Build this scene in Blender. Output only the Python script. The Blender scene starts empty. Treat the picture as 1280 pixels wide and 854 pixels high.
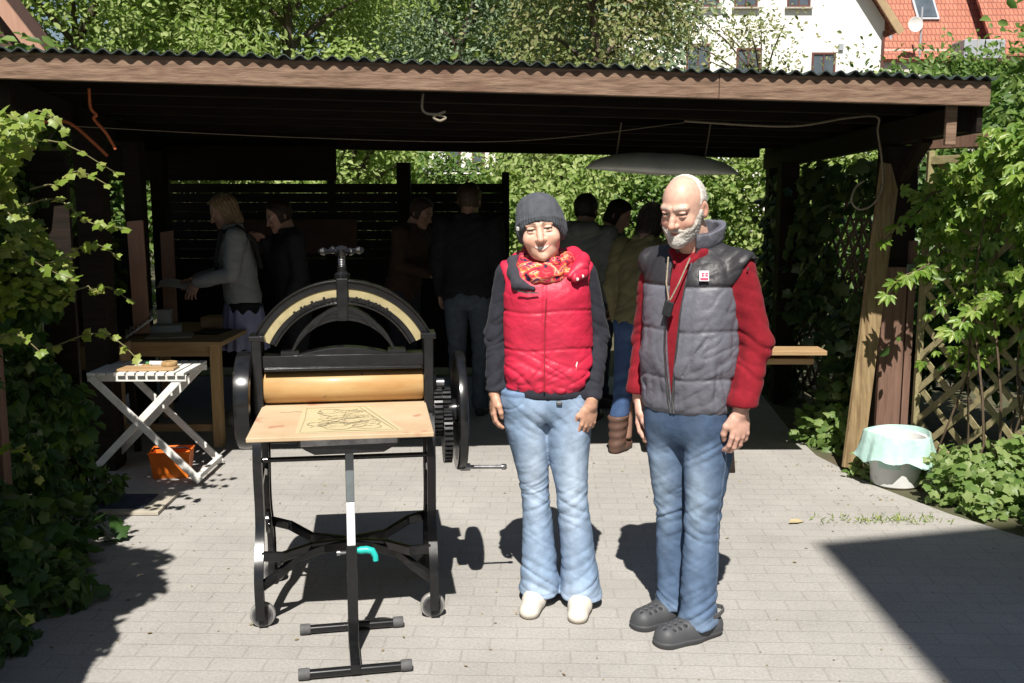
import bpy, math, random, numpy as np
from mathutils import Vector, Matrix, Euler
PI = math.pi
R = math.radians
random.seed(7)
rng = np.random.default_rng(11)
scene = bpy.context.scene
COL = scene.collection

# ------------------------------------------------------------------ objects
def tag(o, label, cat, group=None, kind=None):
    if label: o['label'] = label
    if cat: o['category'] = cat
    if group: o['group'] = group
    if kind: o['kind'] = kind
    return o

def thing(name, label, cat, loc=(0, 0, 0), rz=0.0, group=None):
    o = bpy.data.objects.new(name, None)
    COL.objects.link(o)
    o.location = loc
    o.rotation_euler = (0, 0, rz)
    o.empty_display_size = 0.1
    return tag(o, label, cat, group)

def link_mesh(name, me, parent=None, loc=None):
    o = bpy.data.objects.new(name, me)
    COL.objects.link(o)
    if parent is not None: o.parent = parent
    if loc is not None: o.location = loc
    return o

def rootloc(p):
    l = Vector((0, 0, 0))
    while p is not None:
        l = l + p.location
        p = p.parent
    return l

class MB:
    """collects pieces of one part; build() links them as one mesh"""
    def __init__(self):
        self.v = []; self.f = []; self.m = []
    def add(self, vs, fs, mi=0):
        n = len(self.v)
        self.v += [tuple(p) for p in vs]
        self.f += [tuple(i + n for i in f) for f in fs]
        self.m += [mi] * len(fs)
        return self
    def box(self, c, s, rot=None, mi=0):
        hx, hy, hz = s[0] / 2, s[1] / 2, s[2] / 2
        vs = [Vector((x, y, z)) for z in (-hz, hz) for y in (-hy, hy) for x in (-hx, hx)]
        if rot is not None:
            M = Euler(rot).to_matrix()
            vs = [M @ p for p in vs]
        c = Vector(c)
        return self.add([p + c for p in vs], [(0, 2, 3, 1), (4, 5, 7, 6), (0, 1, 5, 4), (2, 6, 7, 3), (0, 4, 6, 2), (1, 3, 7, 5)], mi)
    def sweep(self, pts, w, h, up=(0, 0, 1), mi=0, taper=None):
        """rectangular bar along points; w sideways, h along up"""
        pts = [Vector(p) for p in pts]
        rings = []
        for i, p in enumerate(pts):
            d = (pts[min(i + 1, len(pts) - 1)] - pts[max(i - 1, 0)]).normalized()
            s = d.cross(Vector(up))
            if s.length < 1e-4: s = d.cross(Vector((0, 1, 0)))
            s.normalize(); u = s.cross(d).normalized()
            k = 1 if taper is None else taper[i]
            rings.append([p + s * (a * w / 2 * k) + u * (b * h / 2 * k) for a, b in ((-1, -1), (1, -1), (1, 1), (-1, 1))])
        vs = [q for r in rings for q in r]; fs = []
        for i in range(len(rings) - 1):
            for j in range(4):
                a = i * 4 + j; b = i * 4 + (j + 1) % 4
                fs.append((a, b, b + 4, a + 4))
        e = (len(rings) - 1) * 4
        fs += [(3, 2, 1, 0), (e, e + 1, e + 2, e + 3)]
        return self.add(vs, fs, mi)
    def tube(self, pts, r, n=8, mi=0, rb=None):
        pts = [Vector(p) for p in pts]
        k = len(pts)
        rr = [r] * k if rb is None and not isinstance(r, (list, tuple)) else (list(r) if isinstance(r, (list, tuple)) else [r + (rb - r) * i / (k - 1) for i in range(k)])
        vs = []; fs = []
        ref = None
        for i, p in enumerate(pts):
            d = (pts[min(i + 1, k - 1)] - pts[max(i - 1, 0)]).normalized()
            if ref is None:
                ref = Vector((0, 0, 1)) if abs(d.z) < .9 else Vector((1, 0, 0))
            s = d.cross(ref)
            if s.length < 1e-4: s = d.cross(Vector((0, 1, 0)))
            s.normalize(); u = s.cross(d).normalized(); ref = u
            for j in range(n):
                a = 2 * PI * j / n
                vs.append(p + s * (math.cos(a) * rr[i]) + u * (math.sin(a) * rr[i]))
        for i in range(k - 1):
            for j in range(n):
                a = i * n + j; b = i * n + (j + 1) % n
                fs.append((a, b, b + n, a + n))
        fs.append(tuple(reversed(range(n)))); fs.append(tuple((k - 1) * n + j for j in range(n)))
        return self.add(vs, fs, mi)
    def lathe(self, prof, n=32, axis='z', c=(0, 0, 0), mi=0):
        """prof: list of (r, h) along the axis"""
        vs = []; fs = []; c = Vector(c)
        for r, h in prof:
            for j in range(n):
                a = 2 * PI * j / n
                x, y = r * math.cos(a), r * math.sin(a)
                p = Vector((x, y, h)) if axis == 'z' else (Vector((h, x, y)) if axis == 'x' else Vector((y, h, x)))
                vs.append(p + c)
        k = len(prof)
        for i in range(k - 1):
            for j in range(n):
                a = i * n + j; b = i * n + (j + 1) % n
                fs.append((a, b, b + n, a + n))
        if prof[0][0] > 1e-5: fs.append(tuple(reversed(range(n))))
        if prof[-1][0] > 1e-5: fs.append(tuple((k - 1) * n + j for j in range(n)))
        return self.add(vs, fs, mi)
    def prism(self, poly, y0, y1, mi=0, plane='xz'):
        n = len(poly)
        def P(a, b, t):
            return (a, t, b) if plane == 'xz' else ((t, a, b) if plane == 'yz' else (a, b, t))
        vs = [P(a, b, y0) for a, b in poly] + [P(a, b, y1) for a, b in poly]
        fs = [(i, (i + 1) % n, (i + 1) % n + n, i + n) for i in range(n)]
        fs += [tuple(reversed(range(n))), tuple(range(n, 2 * n))]
        return self.add(vs, fs, mi)
    def ring(self, r0, r1, a0, a1, y0, y1, zc, n=40, mi=0):
        """arch segment in the xz plane as quads"""
        vs = []; fs = []
        for i in range(n + 1):
            a = a0 + (a1 - a0) * i / n
            for r, y in ((r0, y0), (r1, y0), (r1, y1), (r0, y1)):
                vs.append((r * math.cos(a), y, zc + r * math.sin(a)))
        for i in range(n):
            for j in range(4):
                a = i * 4 + j; b = i * 4 + (j + 1) % 4
                fs.append((a, b, b + 4, a + 4))
        e = n * 4
        fs += [(3, 2, 1, 0), (e, e + 1, e + 2, e + 3)]
        return self.add(vs, fs, mi)
    def build(self, name, mats, parent=None, smooth=False, bevel=0.0, world=False, seg=2):
        if not isinstance(mats, (list, tuple)): mats = [mats]
        vs = self.v
        if world and parent is not None:
            o_ = rootloc(parent)
            vs = [(p[0] - o_.x, p[1] - o_.y, p[2] - o_.z) for p in vs]
        me = bpy.data.meshes.new(name)
        me.from_pydata([tuple(p) for p in vs], [], self.f)
        for m in mats: me.materials.append(m)
        if len(mats) > 1: me.polygons.foreach_set('material_index', self.m)
        import bmesh
        bm = bmesh.new(); bm.from_mesh(me)
        bmesh.ops.recalc_face_normals(bm, faces=bm.faces)
        bm.to_mesh(me); bm.free()
        if smooth:
            me.shade_auto_smooth if False else None
            for p in me.polygons: p.use_smooth = True
            try: me.set_sharp_from_angle(angle=R(38))
            except Exception: pass
        me.update()
        o = link_mesh(name, me, parent)
        if bevel > 0:
            b = o.modifiers.new('bevel', 'BEVEL'); b.width = bevel; b.segments = seg; b.limit_method = 'ANGLE'; b.angle_limit = R(40)
            b.harden_normals = False
        return o

# ------------------------------------------------------------------ materials
def _nt(name):
    m = bpy.data.materials.new(name); m.use_nodes = True
    nt = m.node_tree; b = nt.nodes['Principled BSDF']
    return m, nt, b

def rgba(c): return (c[0], c[1], c[2], 1.0)

def pmat(name, c1, c2=None, scale=8.0, stretch=(1, 1, 1), rough=0.6, bump=0.0, bscale=None, metallic=0.0, spec=0.4,
         coat=0.0, detail=5.0, contrast=(0.35, 0.65), c3=None, bdist=0.004, rot=(0, 0, 0), rvar=0.0, speck=None):
    m, nt, b = _nt(name)
    N = nt.nodes; L = nt.links
    b.inputs['Roughness'].default_value = rough
    b.inputs['Metallic'].default_value = metallic
    b.inputs['Specular IOR Level'].default_value = spec
    if coat: b.inputs['Coat Weight'].default_value = coat; b.inputs['Coat Roughness'].default_value = 0.12
    tc = N.new('ShaderNodeTexCoord'); mp = N.new('ShaderNodeMapping')
    mp.inputs['Scale'].default_value = stretch; mp.inputs['Rotation'].default_value = rot
    L.new(tc.outputs['Object'], mp.inputs['Vector'])
    if c2 is None: c2 = tuple(min(1, k * 0.7) for k in c1)
    n = N.new('ShaderNodeTexNoise'); n.inputs['Scale'].default_value = scale; n.inputs['Detail'].default_value = detail
    n.inputs['Roughness'].default_value = 0.62
    L.new(mp.outputs[0], n.inputs['Vector'])
    r = N.new('ShaderNodeValToRGB')
    r.color_ramp.elements[0].position = contrast[0]; r.color_ramp.elements[1].position = contrast[1]
    r.color_ramp.elements[0].color = rgba(c2); r.color_ramp.elements[1].color = rgba(c1)
    if c3 is not None:
        e = r.color_ramp.elements.new((contrast[0] + contrast[1]) / 2); e.color = rgba(c3)
    L.new(n.outputs['Fac'], r.inputs['Fac'])
    out = r.outputs['Color']
    if speck:
        n3 = N.new('ShaderNodeTexNoise'); n3.inputs['Scale'].default_value = speck[0]; n3.inputs['Detail'].default_value = 2
        L.new(tc.outputs['Object'], n3.inputs['Vector'])
        r3 = N.new('ShaderNodeValToRGB'); r3.color_ramp.elements[0].position = speck[1]; r3.color_ramp.elements[1].position = speck[1] + .06
        L.new(n3.outputs['Fac'], r3.inputs['Fac'])
        mx = N.new('ShaderNodeMix'); mx.data_type = 'RGBA'
        L.new(r3.outputs['Color'], mx.inputs[0]); L.new(out, mx.inputs[6]); mx.inputs[7].default_value = rgba(speck[2])
        out = mx.outputs[2]
    L.new(out, b.inputs['Base Color'])
    if rvar:
        mr = N.new('ShaderNodeMapRange'); mr.inputs[3].default_value = max(0.02, rough - rvar); mr.inputs[4].default_value = min(1, rough + rvar)
        L.new(n.outputs['Fac'], mr.inputs[0]); L.new(mr.outputs[0], b.inputs['Roughness'])
    if bump:
        n2 = N.new('ShaderNodeTexNoise'); n2.inputs['Scale'].default_value = bscale or scale * 3; n2.inputs['Detail'].default_value = 4
        L.new(mp.outputs[0], n2.inputs['Vector'])
        bp = N.new('ShaderNodeBump'); bp.inputs['Strength'].default_value = bump; bp.inputs['Distance'].default_value = bdist
        L.new(n2.outputs['Fac'], bp.inputs['Height']); L.new(bp.outputs[0], b.inputs['Normal'])
    return m

def vmat(name, rough=0.6, bump=0.0, bscale=60.0, spec=0.3, var=0.18, vscale=14.0, weave=0.0, sss=0.0, sheen=0.0, bdist=.003):
    """cloth or skin whose own colours come from the mesh attribute 'tint'"""
    m, nt, b = _nt(name); N = nt.nodes; L = nt.links
    b.inputs['Roughness'].default_value = rough; b.inputs['Specular IOR Level'].default_value = spec
    if sheen: b.inputs['Sheen Weight'].default_value = sheen
    at = N.new('ShaderNodeAttribute'); at.attribute_name = 'tint'
    tc = N.new('ShaderNodeTexCoord')
    n = N.new('ShaderNodeTexNoise'); n.inputs['Scale'].default_value = vscale; n.inputs['Detail'].default_value = 6
    L.new(tc.outputs['Object'], n.inputs['Vector'])
    mr = N.new('ShaderNodeMapRange'); mr.inputs[1].default_value = .3; mr.inputs[2].default_value = .7
    mr.inputs[3].default_value = 1 - var; mr.inputs[4].default_value = 1 + var
    L.new(n.outputs['Fac'], mr.inputs[0])
    mx = N.new('ShaderNodeVectorMath'); mx.operation = 'SCALE'
    L.new(at.outputs['Color'], mx.inputs[0]); L.new(mr.outputs[0], mx.inputs['Scale'])
    L.new(mx.outputs[0], b.inputs['Base Color'])
    if sss:
        b.inputs['Subsurface Weight'].default_value = sss; b.inputs['Subsurface Radius'].default_value = (.6, .25, .12); b.inputs['Subsurface Scale'].default_value = .012
    if bump:
        n2 = N.new('ShaderNodeTexNoise'); n2.inputs['Scale'].default_value = bscale; n2.inputs['Detail'].default_value = 5
        L.new(tc.outputs['Object'], n2.inputs['Vector'])
        bp = N.new('ShaderNodeBump'); bp.inputs['Strength'].default_value = bump; bp.inputs['Distance'].default_value = bdist
        L.new(n2.outputs['Fac'], bp.inputs['Height']); L.new(bp.outputs[0], b.inputs['Normal'])
    return m

def leafmat(name, ca, cb, cc, trans=0.35, rough=0.45, spec=.35):
    m, nt, b = _nt(name); N = nt.nodes; L = nt.links
    g = N.new('ShaderNodeNewGeometry')
    r = N.new('ShaderNodeValToRGB')
    r.color_ramp.elements[0].color = rgba(ca); r.color_ramp.elements[1].color = rgba(cc)
    e = r.color_ramp.elements.new(.5); e.color = rgba(cb)
    L.new(g.outputs['Random Per Island'], r.inputs['Fac'])
    b.inputs['Roughness'].default_value = rough; b.inputs['Specular IOR Level'].default_value = spec
    L.new(r.outputs['Color'], b.inputs['Base Color'])
    t = N.new('ShaderNodeBsdfTranslucent'); mx = N.new('ShaderNodeMixShader'); mx.inputs[0].default_value = trans
    hs = N.new('ShaderNodeHueSaturation'); hs.inputs['Saturation'].default_value = 1.1; hs.inputs['Value'].default_value = 1.25
    L.new(r.outputs['Color'], hs.inputs['Color']); L.new(hs.outputs[0], t.inputs['Color'])
    out = N['Material Output'] if 'Material Output' in N else [k for k in N if k.type == 'OUTPUT_MATERIAL'][0]
    L.new(b.outputs[0], mx.inputs[1]); L.new(t.outputs[0], mx.inputs[2]); L.new(mx.outputs[0], out.inputs['Surface'])
    return m

M = {}
M['iron'] = pmat('black_cast_iron', (.006, .006, .007), (.012, .012, .013), 30, rough=.22, bump=.02, bscale=30, spec=.36, coat=.22, rvar=.06)
M['steel'] = pmat('bare_steel', (.32, .32, .33), (.18, .18, .19), 20, rough=.32, metallic=.9, bump=.05)
M['cream'] = pmat('cream_paint', (.42, .36, .20), (.30, .25, .13), 12, rough=.45, bump=.05)
M['roller'] = pmat('tan_roller', (.50, .33, .15), (.40, .22, .08), 6, stretch=(.5, 2, 2), rough=.5, bump=.05, speck=(22, .70, (.18, .10, .08)), coat=.1)
M['bed'] = pmat('tan_board', (.52, .41, .27), (.47, .33, .20), 4, rough=.55, bump=.04, speck=(9, .66, (.42, .22, .14)))
M['ink'] = pmat('grey_green_ink', (.27, .25, .16), (.40, .32, .18), 9, rough=.7)
M['inkwash'] = pmat('inked_paper', (.52, .42, .26), (.47, .40, .23), 7, rough=.65)
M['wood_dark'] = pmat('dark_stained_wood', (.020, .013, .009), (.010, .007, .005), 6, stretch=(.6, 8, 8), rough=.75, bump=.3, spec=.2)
M['wood_fascia'] = pmat('weathered_brown_board', (.27, .180, .125), (.12, .075, .05), 7, stretch=(.5, 10, 10), rough=.75, bump=.5, spec=.2, c3=(.205, .13, .09), contrast=(.34, .66), speck=(2.6, .60, (.15, .085, .06)))
M['wood_post'] = pmat('reddish_brown_post', (.22, .13, .095), (.13, .075, .055), 5, stretch=(8, 8, .6), rough=.8, bump=.35, spec=.2)
M['wood_light'] = pmat('raw_pine', (.44, .30, .15), (.32, .20, .09), 6, stretch=(8, 8, .7), rough=.65, bump=.15, spec=.25)
M['wood_x'] = pmat('raw_pine_long', (.42, .28, .15), (.30, .19, .09), 6, stretch=(.7, 8, 8), rough=.65, bump=.15, spec=.25)
M['plank'] = pmat('yellowed_plank', (.34, .25, .135), (.17, .115, .06), 5, stretch=(7, 7, .5), rough=.8, bump=.35, spec=.15, c3=(.27, .19, .10), speck=(5, .66, (.12, .08, .045)))
M['trellis'] = pmat('grey_green_trellis_wood', (.33, .28, .15), (.22, .19, .10), 12, stretch=(3, 3, 3), rough=.8, bump=.2, spec=.2)
M['white_paint'] = pmat('white_painted_wood', (.78, .77, .74), (.62, .60, .56), 14, rough=.5, bump=.08)
M['card'] = pmat('cardboard', (.40, .27, .15), (.34, .22, .12), 10, rough=.85)
M['paper'] = pmat('paper', (.75, .74, .70), (.66, .65, .62), 8, rough=.8)
M['orange_plastic'] = pmat('orange_plastic', (.80, .20, .02), (.66, .14, .015), 8, rough=.45)
M['orange_rope'] = pmat('orange_rope', (.50, .13, .04), (.35, .08, .03), 60, rough=.8)
M['rope'] = pmat('pale_rope', (.32, .27, .20), (.2, .17, .12), 70, rough=.9)
M['bag'] = pmat('mint_bin_bag', (.48, .68, .62), (.40, .60, .54), 9, rough=.3, bump=.5, bscale=22, bdist=.01, spec=.5)
M['bucket'] = pmat('white_plastic', (.72, .72, .70), (.62, .62, .6), 7, rough=.4)
M['teal'] = pmat('teal_plastic', (.02, .48, .42), (.015, .4, .36), 9, rough=.35)
M['greypole'] = pmat('grey_steel_tube', (.20, .23, .24), (.16, .18, .19), 12, rough=.4, metallic=.3)
M['whitepole'] = pmat('white_steel_tube', (.78, .79, .80), (.7, .71, .72), 12, rough=.35)
M['rubber'] = pmat('grey_rubber', (.10, .10, .105), (.07, .07, .07), 30, rough=.7, bump=.1)
M['wheel_grey'] = pmat('grey_caster', (.34, .33, .31), (.22, .21, .2), 25, rough=.5, metallic=.3)
M['mat_blue'] = pmat('dark_blue_mat', (.035, .05, .085), (.025, .035, .055), 25, rough=.9, bump=.3)
M['stone_pale'] = pmat('pale_board', (.42, .38, .31), (.32, .29, .24), 12, rough=.9, bump=.2)
M['hull'] = pmat('pale_hull', (.84, .84, .80), (.7, .7, .66), 5, rough=.5, bump=.05)
M['red'] = pmat('red_plastic', (.55, .04, .03), (.4, .03, .025), 8, rough=.5)
M['black_fabric'] = pmat('black_fabric', (.012, .012, .014), (.02, .02, .022), 40, rough=.9)
M['glass_dark'] = pmat('dark_window_glass', (.06, .075, .09), (.10, .12, .14), 1.2, rough=.08, spec=.6)
M['render_white'] = pmat('white_render', (.82, .80, .75), (.76, .74, .69), 1.2, rough=.9, bump=.1, bscale=40)
M['render_pale'] = pmat('pale_render', (.55, .52, .46), (.5, .47, .42), 1.5, rough=.9, bump=.1, bscale=40)
M['frame_brown'] = pmat('brown_window_frame', (.14, .055, .04), (.10, .04, .03), 4, rough=.5)
M['sill'] = pmat('stone_sill', (.45, .42, .37), (.38, .35, .3), 4, rough=.8)
M['verge'] = pmat('tan_verge_board', (.42, .30, .17), (.33, .23, .13), 3, rough=.7)
M['grey_metal'] = pmat('grey_zinc', (.42, .44, .47), (.34, .36, .39), 2, rough=.5, metallic=.2)
M['brown_clad'] = pmat('brown_cladding', (.09, .045, .035), (.06, .03, .024), 5, stretch=(6, 6, .6), rough=.8, bump=.2)
M['soil'] = pmat('soil', (.10, .08, .05), (.06, .07, .03), 3, rough=.95, bump=.6, bscale=12, bdist=.02)
M['sheet'] = pmat('dark_green_bitumen_sheet', (.045, .06, .055), (.03, .04, .037), 9, rough=.6, bump=.25, bscale=80, spec=.35)
M['bark'] = pmat('bark', (.12, .09, .065), (.06, .045, .035), 10, stretch=(3, 3, .6), rough=.9, bump=.6, bdist=.02)
M['stem'] = pmat('vine_stem', (.20, .19, .08), (.13, .11, .05), 20, rough=.8)
M['stem_brown'] = pmat('vine_wood', (.12, .085, .05), (.08, .055, .035), 20, rough=.85)
M['tin'] = pmat('lamp_metal', (.3, .31, .32), (.22, .23, .24), 10, rough=.35, metallic=.7)
M['picture'] = pmat('faded_brown_print', (.09, .045, .025), (.05, .028, .016), 5, rough=.8)
M['pink_wood'] = pmat('pale_pink_board', (.42, .24, .17), (.34, .19, .13), 5, stretch=(6, 6, .6), rough=.75, bump=.15)
M['skin'] = vmat('skin', rough=.46, bump=.22, bscale=230, var=.11, vscale=60, sss=.10, spec=.4, bdist=.0025)
M['nylon'] = vmat('quilted_nylon', rough=.5, bump=.5, bscale=34, var=.08, vscale=10, spec=.4, bdist=.008)
M['knit'] = vmat('knitted_wool', rough=.9, bump=.4, bscale=150, var=.14, vscale=40, spec=.12, sheen=.04, bdist=.003)
M['denim'] = vmat('denim', rough=.85, bump=.45, bscale=70, var=.20, vscale=22, spec=.15, bdist=.003)
M['hairm'] = vmat('hair', rough=.55, bump=.8, bscale=140, var=.25, vscale=60, spec=.3, bdist=.004)
M['shoe'] = vmat('shoe', rough=.55, bump=.12, bscale=60, var=.1, spec=.35)
M['cloth'] = vmat('plain_cloth', rough=.85, bump=.3, bscale=40, var=.12, vscale=12, spec=.15)

def scarfmat():
    m, nt, b = _nt('patterned_scarf'); N = nt.nodes; L = nt.links
    b.inputs['Roughness'].default_value = .85; b.inputs['Specular IOR Level'].default_value = .15
    tc = N.new('ShaderNodeTexCoord'); mp = N.new('ShaderNodeMapping'); mp.inputs['Scale'].default_value = (1, 1, 1.6)
    L.new(tc.outputs['Object'], mp.inputs['Vector'])
    n = N.new('ShaderNodeTexNoise'); n.inputs['Scale'].default_value = 17; n.inputs['Detail'].default_value = 3; n.inputs['Distortion'].default_value = 1.4
    L.new(mp.outputs[0], n.inputs['Vector'])
    r = N.new('ShaderNodeValToRGB'); r.color_ramp.interpolation = 'CONSTANT'
    cols = [(.0, (.03, .025, .06)), (.38, (.45, .03, .05)), (.47, (.62, .08, .09)), (.53, (.65, .22, .04)), (.57, (.6, .42, .30)), (.60, (.5, .04, .08)), (.66, (.08, .05, .10))]
    r.color_ramp.elements[0].color = rgba(cols[0][1]); r.color_ramp.elements[1].position = .99; r.color_ramp.elements[1].color = rgba((.3, .02, .03))
    for p, c in cols[1:]:
        e = r.color_ramp.elements.new(p); e.color = rgba(c)
    L.new(n.outputs['Fac'], r.inputs['Fac']); L.new(r.outputs[0], b.inputs['Base Color'])
    bp = N.new('ShaderNodeBump'); bp.inputs['Strength'].default_value = .4; bp.inputs['Distance'].default_value = .004
    L.new(n.outputs['Fac'], bp.inputs['Height']); L.new(bp.outputs[0], b.inputs['Normal'])
    return m
M['scarf'] = scarfmat()

def brickmat(name, c1, c2, mortar, bw, bh, msize, scale=1.0, rough=.85, bump=.5, rotz=0.0, stain=None, offset=.5, coords='Object', rot=None):
    m, nt, b = _nt(name); N = nt.nodes; L = nt.links
    b.inputs['Roughness'].default_value = rough; b.inputs['Specular IOR Level'].default_value = .25
    tc = N.new('ShaderNodeTexCoord'); mp = N.new('ShaderNodeMapping'); mp.inputs['Rotation'].default_value = rot or (0, 0, rotz)
    L.new(tc.outputs[coords], mp.inputs['Vector'])
    # slight waviness of the laid courses
    nz = N.new('ShaderNodeTexNoise'); nz.inputs['Scale'].default_value = 2.0; L.new(mp.outputs[0], nz.inputs['Vector'])
    va = N.new('ShaderNodeVectorMath'); va.operation = 'MULTIPLY_ADD'; va.inputs[1].default_value = (.012, .012, 0)
    L.new(nz.outputs['Color'], va.inputs[0]); L.new(mp.outputs[0], va.inputs[2])
    t = N.new('ShaderNodeTexBrick'); t.offset = offset
    t.inputs['Color1'].default_value = rgba(c1); t.inputs['Color2'].default_value = rgba(c2); t.inputs['Mortar'].default_value = rgba(mortar)
    t.inputs['Scale'].default_value = scale; t.inputs['Mortar Size'].default_value = msize; t.inputs['Mortar Smooth'].default_value = .35
    t.inputs['Brick Width'].default_value = bw; t.inputs['Row Height'].default_value = bh
    L.new(va.outputs[0], t.inputs['Vector'])
    n = N.new('ShaderNodeTexNoise'); n.inputs['Scale'].default_value = 1.3; n.inputs['Detail'].default_value = 7; n.inputs['Roughness'].default_value = .7
    L.new(tc.outputs[coords], n.inputs['Vector'])
    mr = N.new('ShaderNodeMapRange'); mr.inputs[1].default_value = .3; mr.inputs[2].default_value = .7; mr.inputs[3].default_value = .84; mr.inputs[4].default_value = 1.12
    L.new(n.outputs['Fac'], mr.inputs[0])
    n2 = N.new('ShaderNodeTexNoise'); n2.inputs['Scale'].default_value = 90; n2.inputs['Detail'].default_value = 3
    L.new(tc.outputs[coords], n2.inputs['Vector'])
    mr2 = N.new('ShaderNodeMapRange'); mr2.inputs[1].default_value = .3; mr2.inputs[2].default_value = .7; mr2.inputs[3].default_value = .86; mr2.inputs[4].default_value = 1.12
    L.new(n2.outputs['Fac'], mr2.inputs[0])
    mu = N.new('ShaderNodeMath'); mu.operation = 'MULTIPLY'; L.new(mr.outputs[0], mu.inputs[0]); L.new(mr2.outputs[0], mu.inputs[1])
    sc = N.new('ShaderNodeVectorMath'); sc.operation = 'SCALE'; L.new(t.outputs['Color'], sc.inputs[0]); L.new(mu.outputs[0], sc.inputs['Scale'])
    out = sc.outputs[0]
    if stain:
        n4 = N.new('ShaderNodeTexNoise'); n4.inputs['Scale'].default_value = stain[0]; n4.inputs['Detail'].default_value = 6
        L.new(tc.outputs[coords], n4.inputs['Vector'])
        r4 = N.new('ShaderNodeValToRGB'); r4.color_ramp.elements[0].position = stain[1]; r4.color_ramp.elements[1].position = stain[1] + .15
        r4.color_ramp.elements[1].color = (.8, .8, .8, 1)
        L.new(n4.outputs['Fac'], r4.inputs['Fac'])
        mx = N.new('ShaderNodeMix'); mx.data_type = 'RGBA'; L.new(r4.outputs[0], mx.inputs[0]); L.new(out, mx.inputs[6]); mx.inputs[7].default_value = rgba(stain[2])
        out = mx.outputs[2]
    L.new(out, b.inputs['Base Color'])
    bp = N.new('ShaderNodeBump'); bp.inputs['Strength'].default_value = bump; bp.inputs['Distance'].default_value = .006; bp.invert = True
    ad = N.new('ShaderNodeMath'); ad.operation = 'MULTIPLY_ADD'; ad.inputs[1].default_value = .35
    L.new(n2.outputs['Fac'], ad.inputs[0]); L.new(t.outputs['Fac'], ad.inputs[2])
    L.new(ad.outputs[0], bp.inputs['Height']); L.new(bp.outputs[0], b.inputs['Normal'])
    return m
M['pavers'] = brickmat('grey_concrete_pavers', (.345, .328, .305), (.326, .311, .290), (.292, .277, .256), .20, .10, .004, rotz=R(2.0), stain=(1.4, .56, (.30, .285, .26)), bump=.45)
M['tiles'] = brickmat('red_roof_tiles', (.44, .175, .115), (.38, .145, .095), (.22, .085, .06), .25, .32, .03, bump=1.0)

# ------------------------------------------------------------------ camera, sun, sky
cam = bpy.data.objects.new('camera', bpy.data.cameras.new('camera'))
COL.objects.link(cam)
cam.location = (0, 0, 1.67)
cam.rotation_euler = (R(90 - 8.32), 0, 0)
cam.data.sensor_width = 36; cam.data.lens = 35
cam.data.clip_start = .05; cam.data.clip_end = 2000
scene.camera = cam
SUN_EL, SUN_AZ = 54.0, 3.6          # light travels towards +Y, drifting a little to +X
d = Vector((math.sin(R(SUN_AZ)) * math.cos(R(SUN_EL)), math.cos(R(SUN_AZ)) * math.cos(R(SUN_EL)), -math.sin(R(SUN_EL))))
sun = bpy.data.objects.new('sun', bpy.data.lights.new('sun', 'SUN'))
COL.objects.link(sun)
sun.rotation_euler = d.to_track_quat('-Z', 'Y').to_euler()
sun.location = (0, -6, 14)
sun.data.energy = 4.6; sun.data.angle = R(.53); sun.data.color = (1.0, .955, .88)
w = bpy.data.worlds.new('World'); scene.world = w; w.use_nodes = True
nt = w.node_tree; bg = nt.nodes['Background']
sky = nt.nodes.new('ShaderNodeTexSky'); sky.sky_type = 'NISHITA'; sky.sun_disc = False
sky.sun_elevation = R(SUN_EL); sky.sun_rotation = R(180 + SUN_AZ)
sky.air_density = 1.2; sky.dust_density = 1.0
nt.links.new(sky.outputs[0], bg.inputs['Color']); bg.inputs['Strength'].default_value = .043
vs_ = scene.view_settings
vs_.view_transform = 'Standard'; vs_.look = 'None'; vs_.gamma = 1.0; vs_.use_curve_mapping = False; vs_.exposure = 0.78
scene.cycles.max_bounces = 6; scene.cycles.transparent_max_bounces = 6
scene.cycles.use_denoising = True
# ------------------------------------------------------------------ ground
def sheet(name, pts, z, mat, kind='structure'):
    me = bpy.data.meshes.new(name); me.from_pydata([(x, y, z) for x, y in pts], [], [tuple(range(len(pts)))])
    me.materials.append(mat)
    o = link_mesh(name, me); o['kind'] = kind
    return o
sheet('ground', [(-300, -100), (300, -100), (300, 500), (-300, 500)], -.004, M['soil'])
sheet('paving', [(-2.6, -9), (5.5, -9), (5.5, 3.2), (2.9, 4.2), (2.52, 4.75), (2.32, 5.1), (2.12, 5.6), (1.98, 6.3), (2.0, 7.0), (2.2, 9.15), (-3.7, 9.15), (-2.75, 6.4), (-2.6, 4.0)], .0, M['pavers'])

# ------------------------------------------------------------------ carport
FL, FR, BR, BL = (-3.36, 4.72), (2.44, 5.20), (2.30, 9.15), (-3.95, 8.85)
def cp(s, t):
    x = (1 - s) * (1 - t) * FL[0] + s * (1 - t) * FR[0] + s * t * BR[0] + (1 - s) * t * BL[0]
    y = (1 - s) * (1 - t) * FL[1] + s * (1 - t) * FR[1] + s * t * BR[1] + (1 - s) * t * BL[1]
    return x, y
ZL, ZR = 2.372, 2.262        # roof sheet mid height on the front edge
def rz(s, t): return ZL + (ZR - ZL) * s - .10 * t
carport = thing('carport', 'open brown timber carport with dark corrugated roof behind the two people', 'carport', (-.4, 7, 0))
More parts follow.
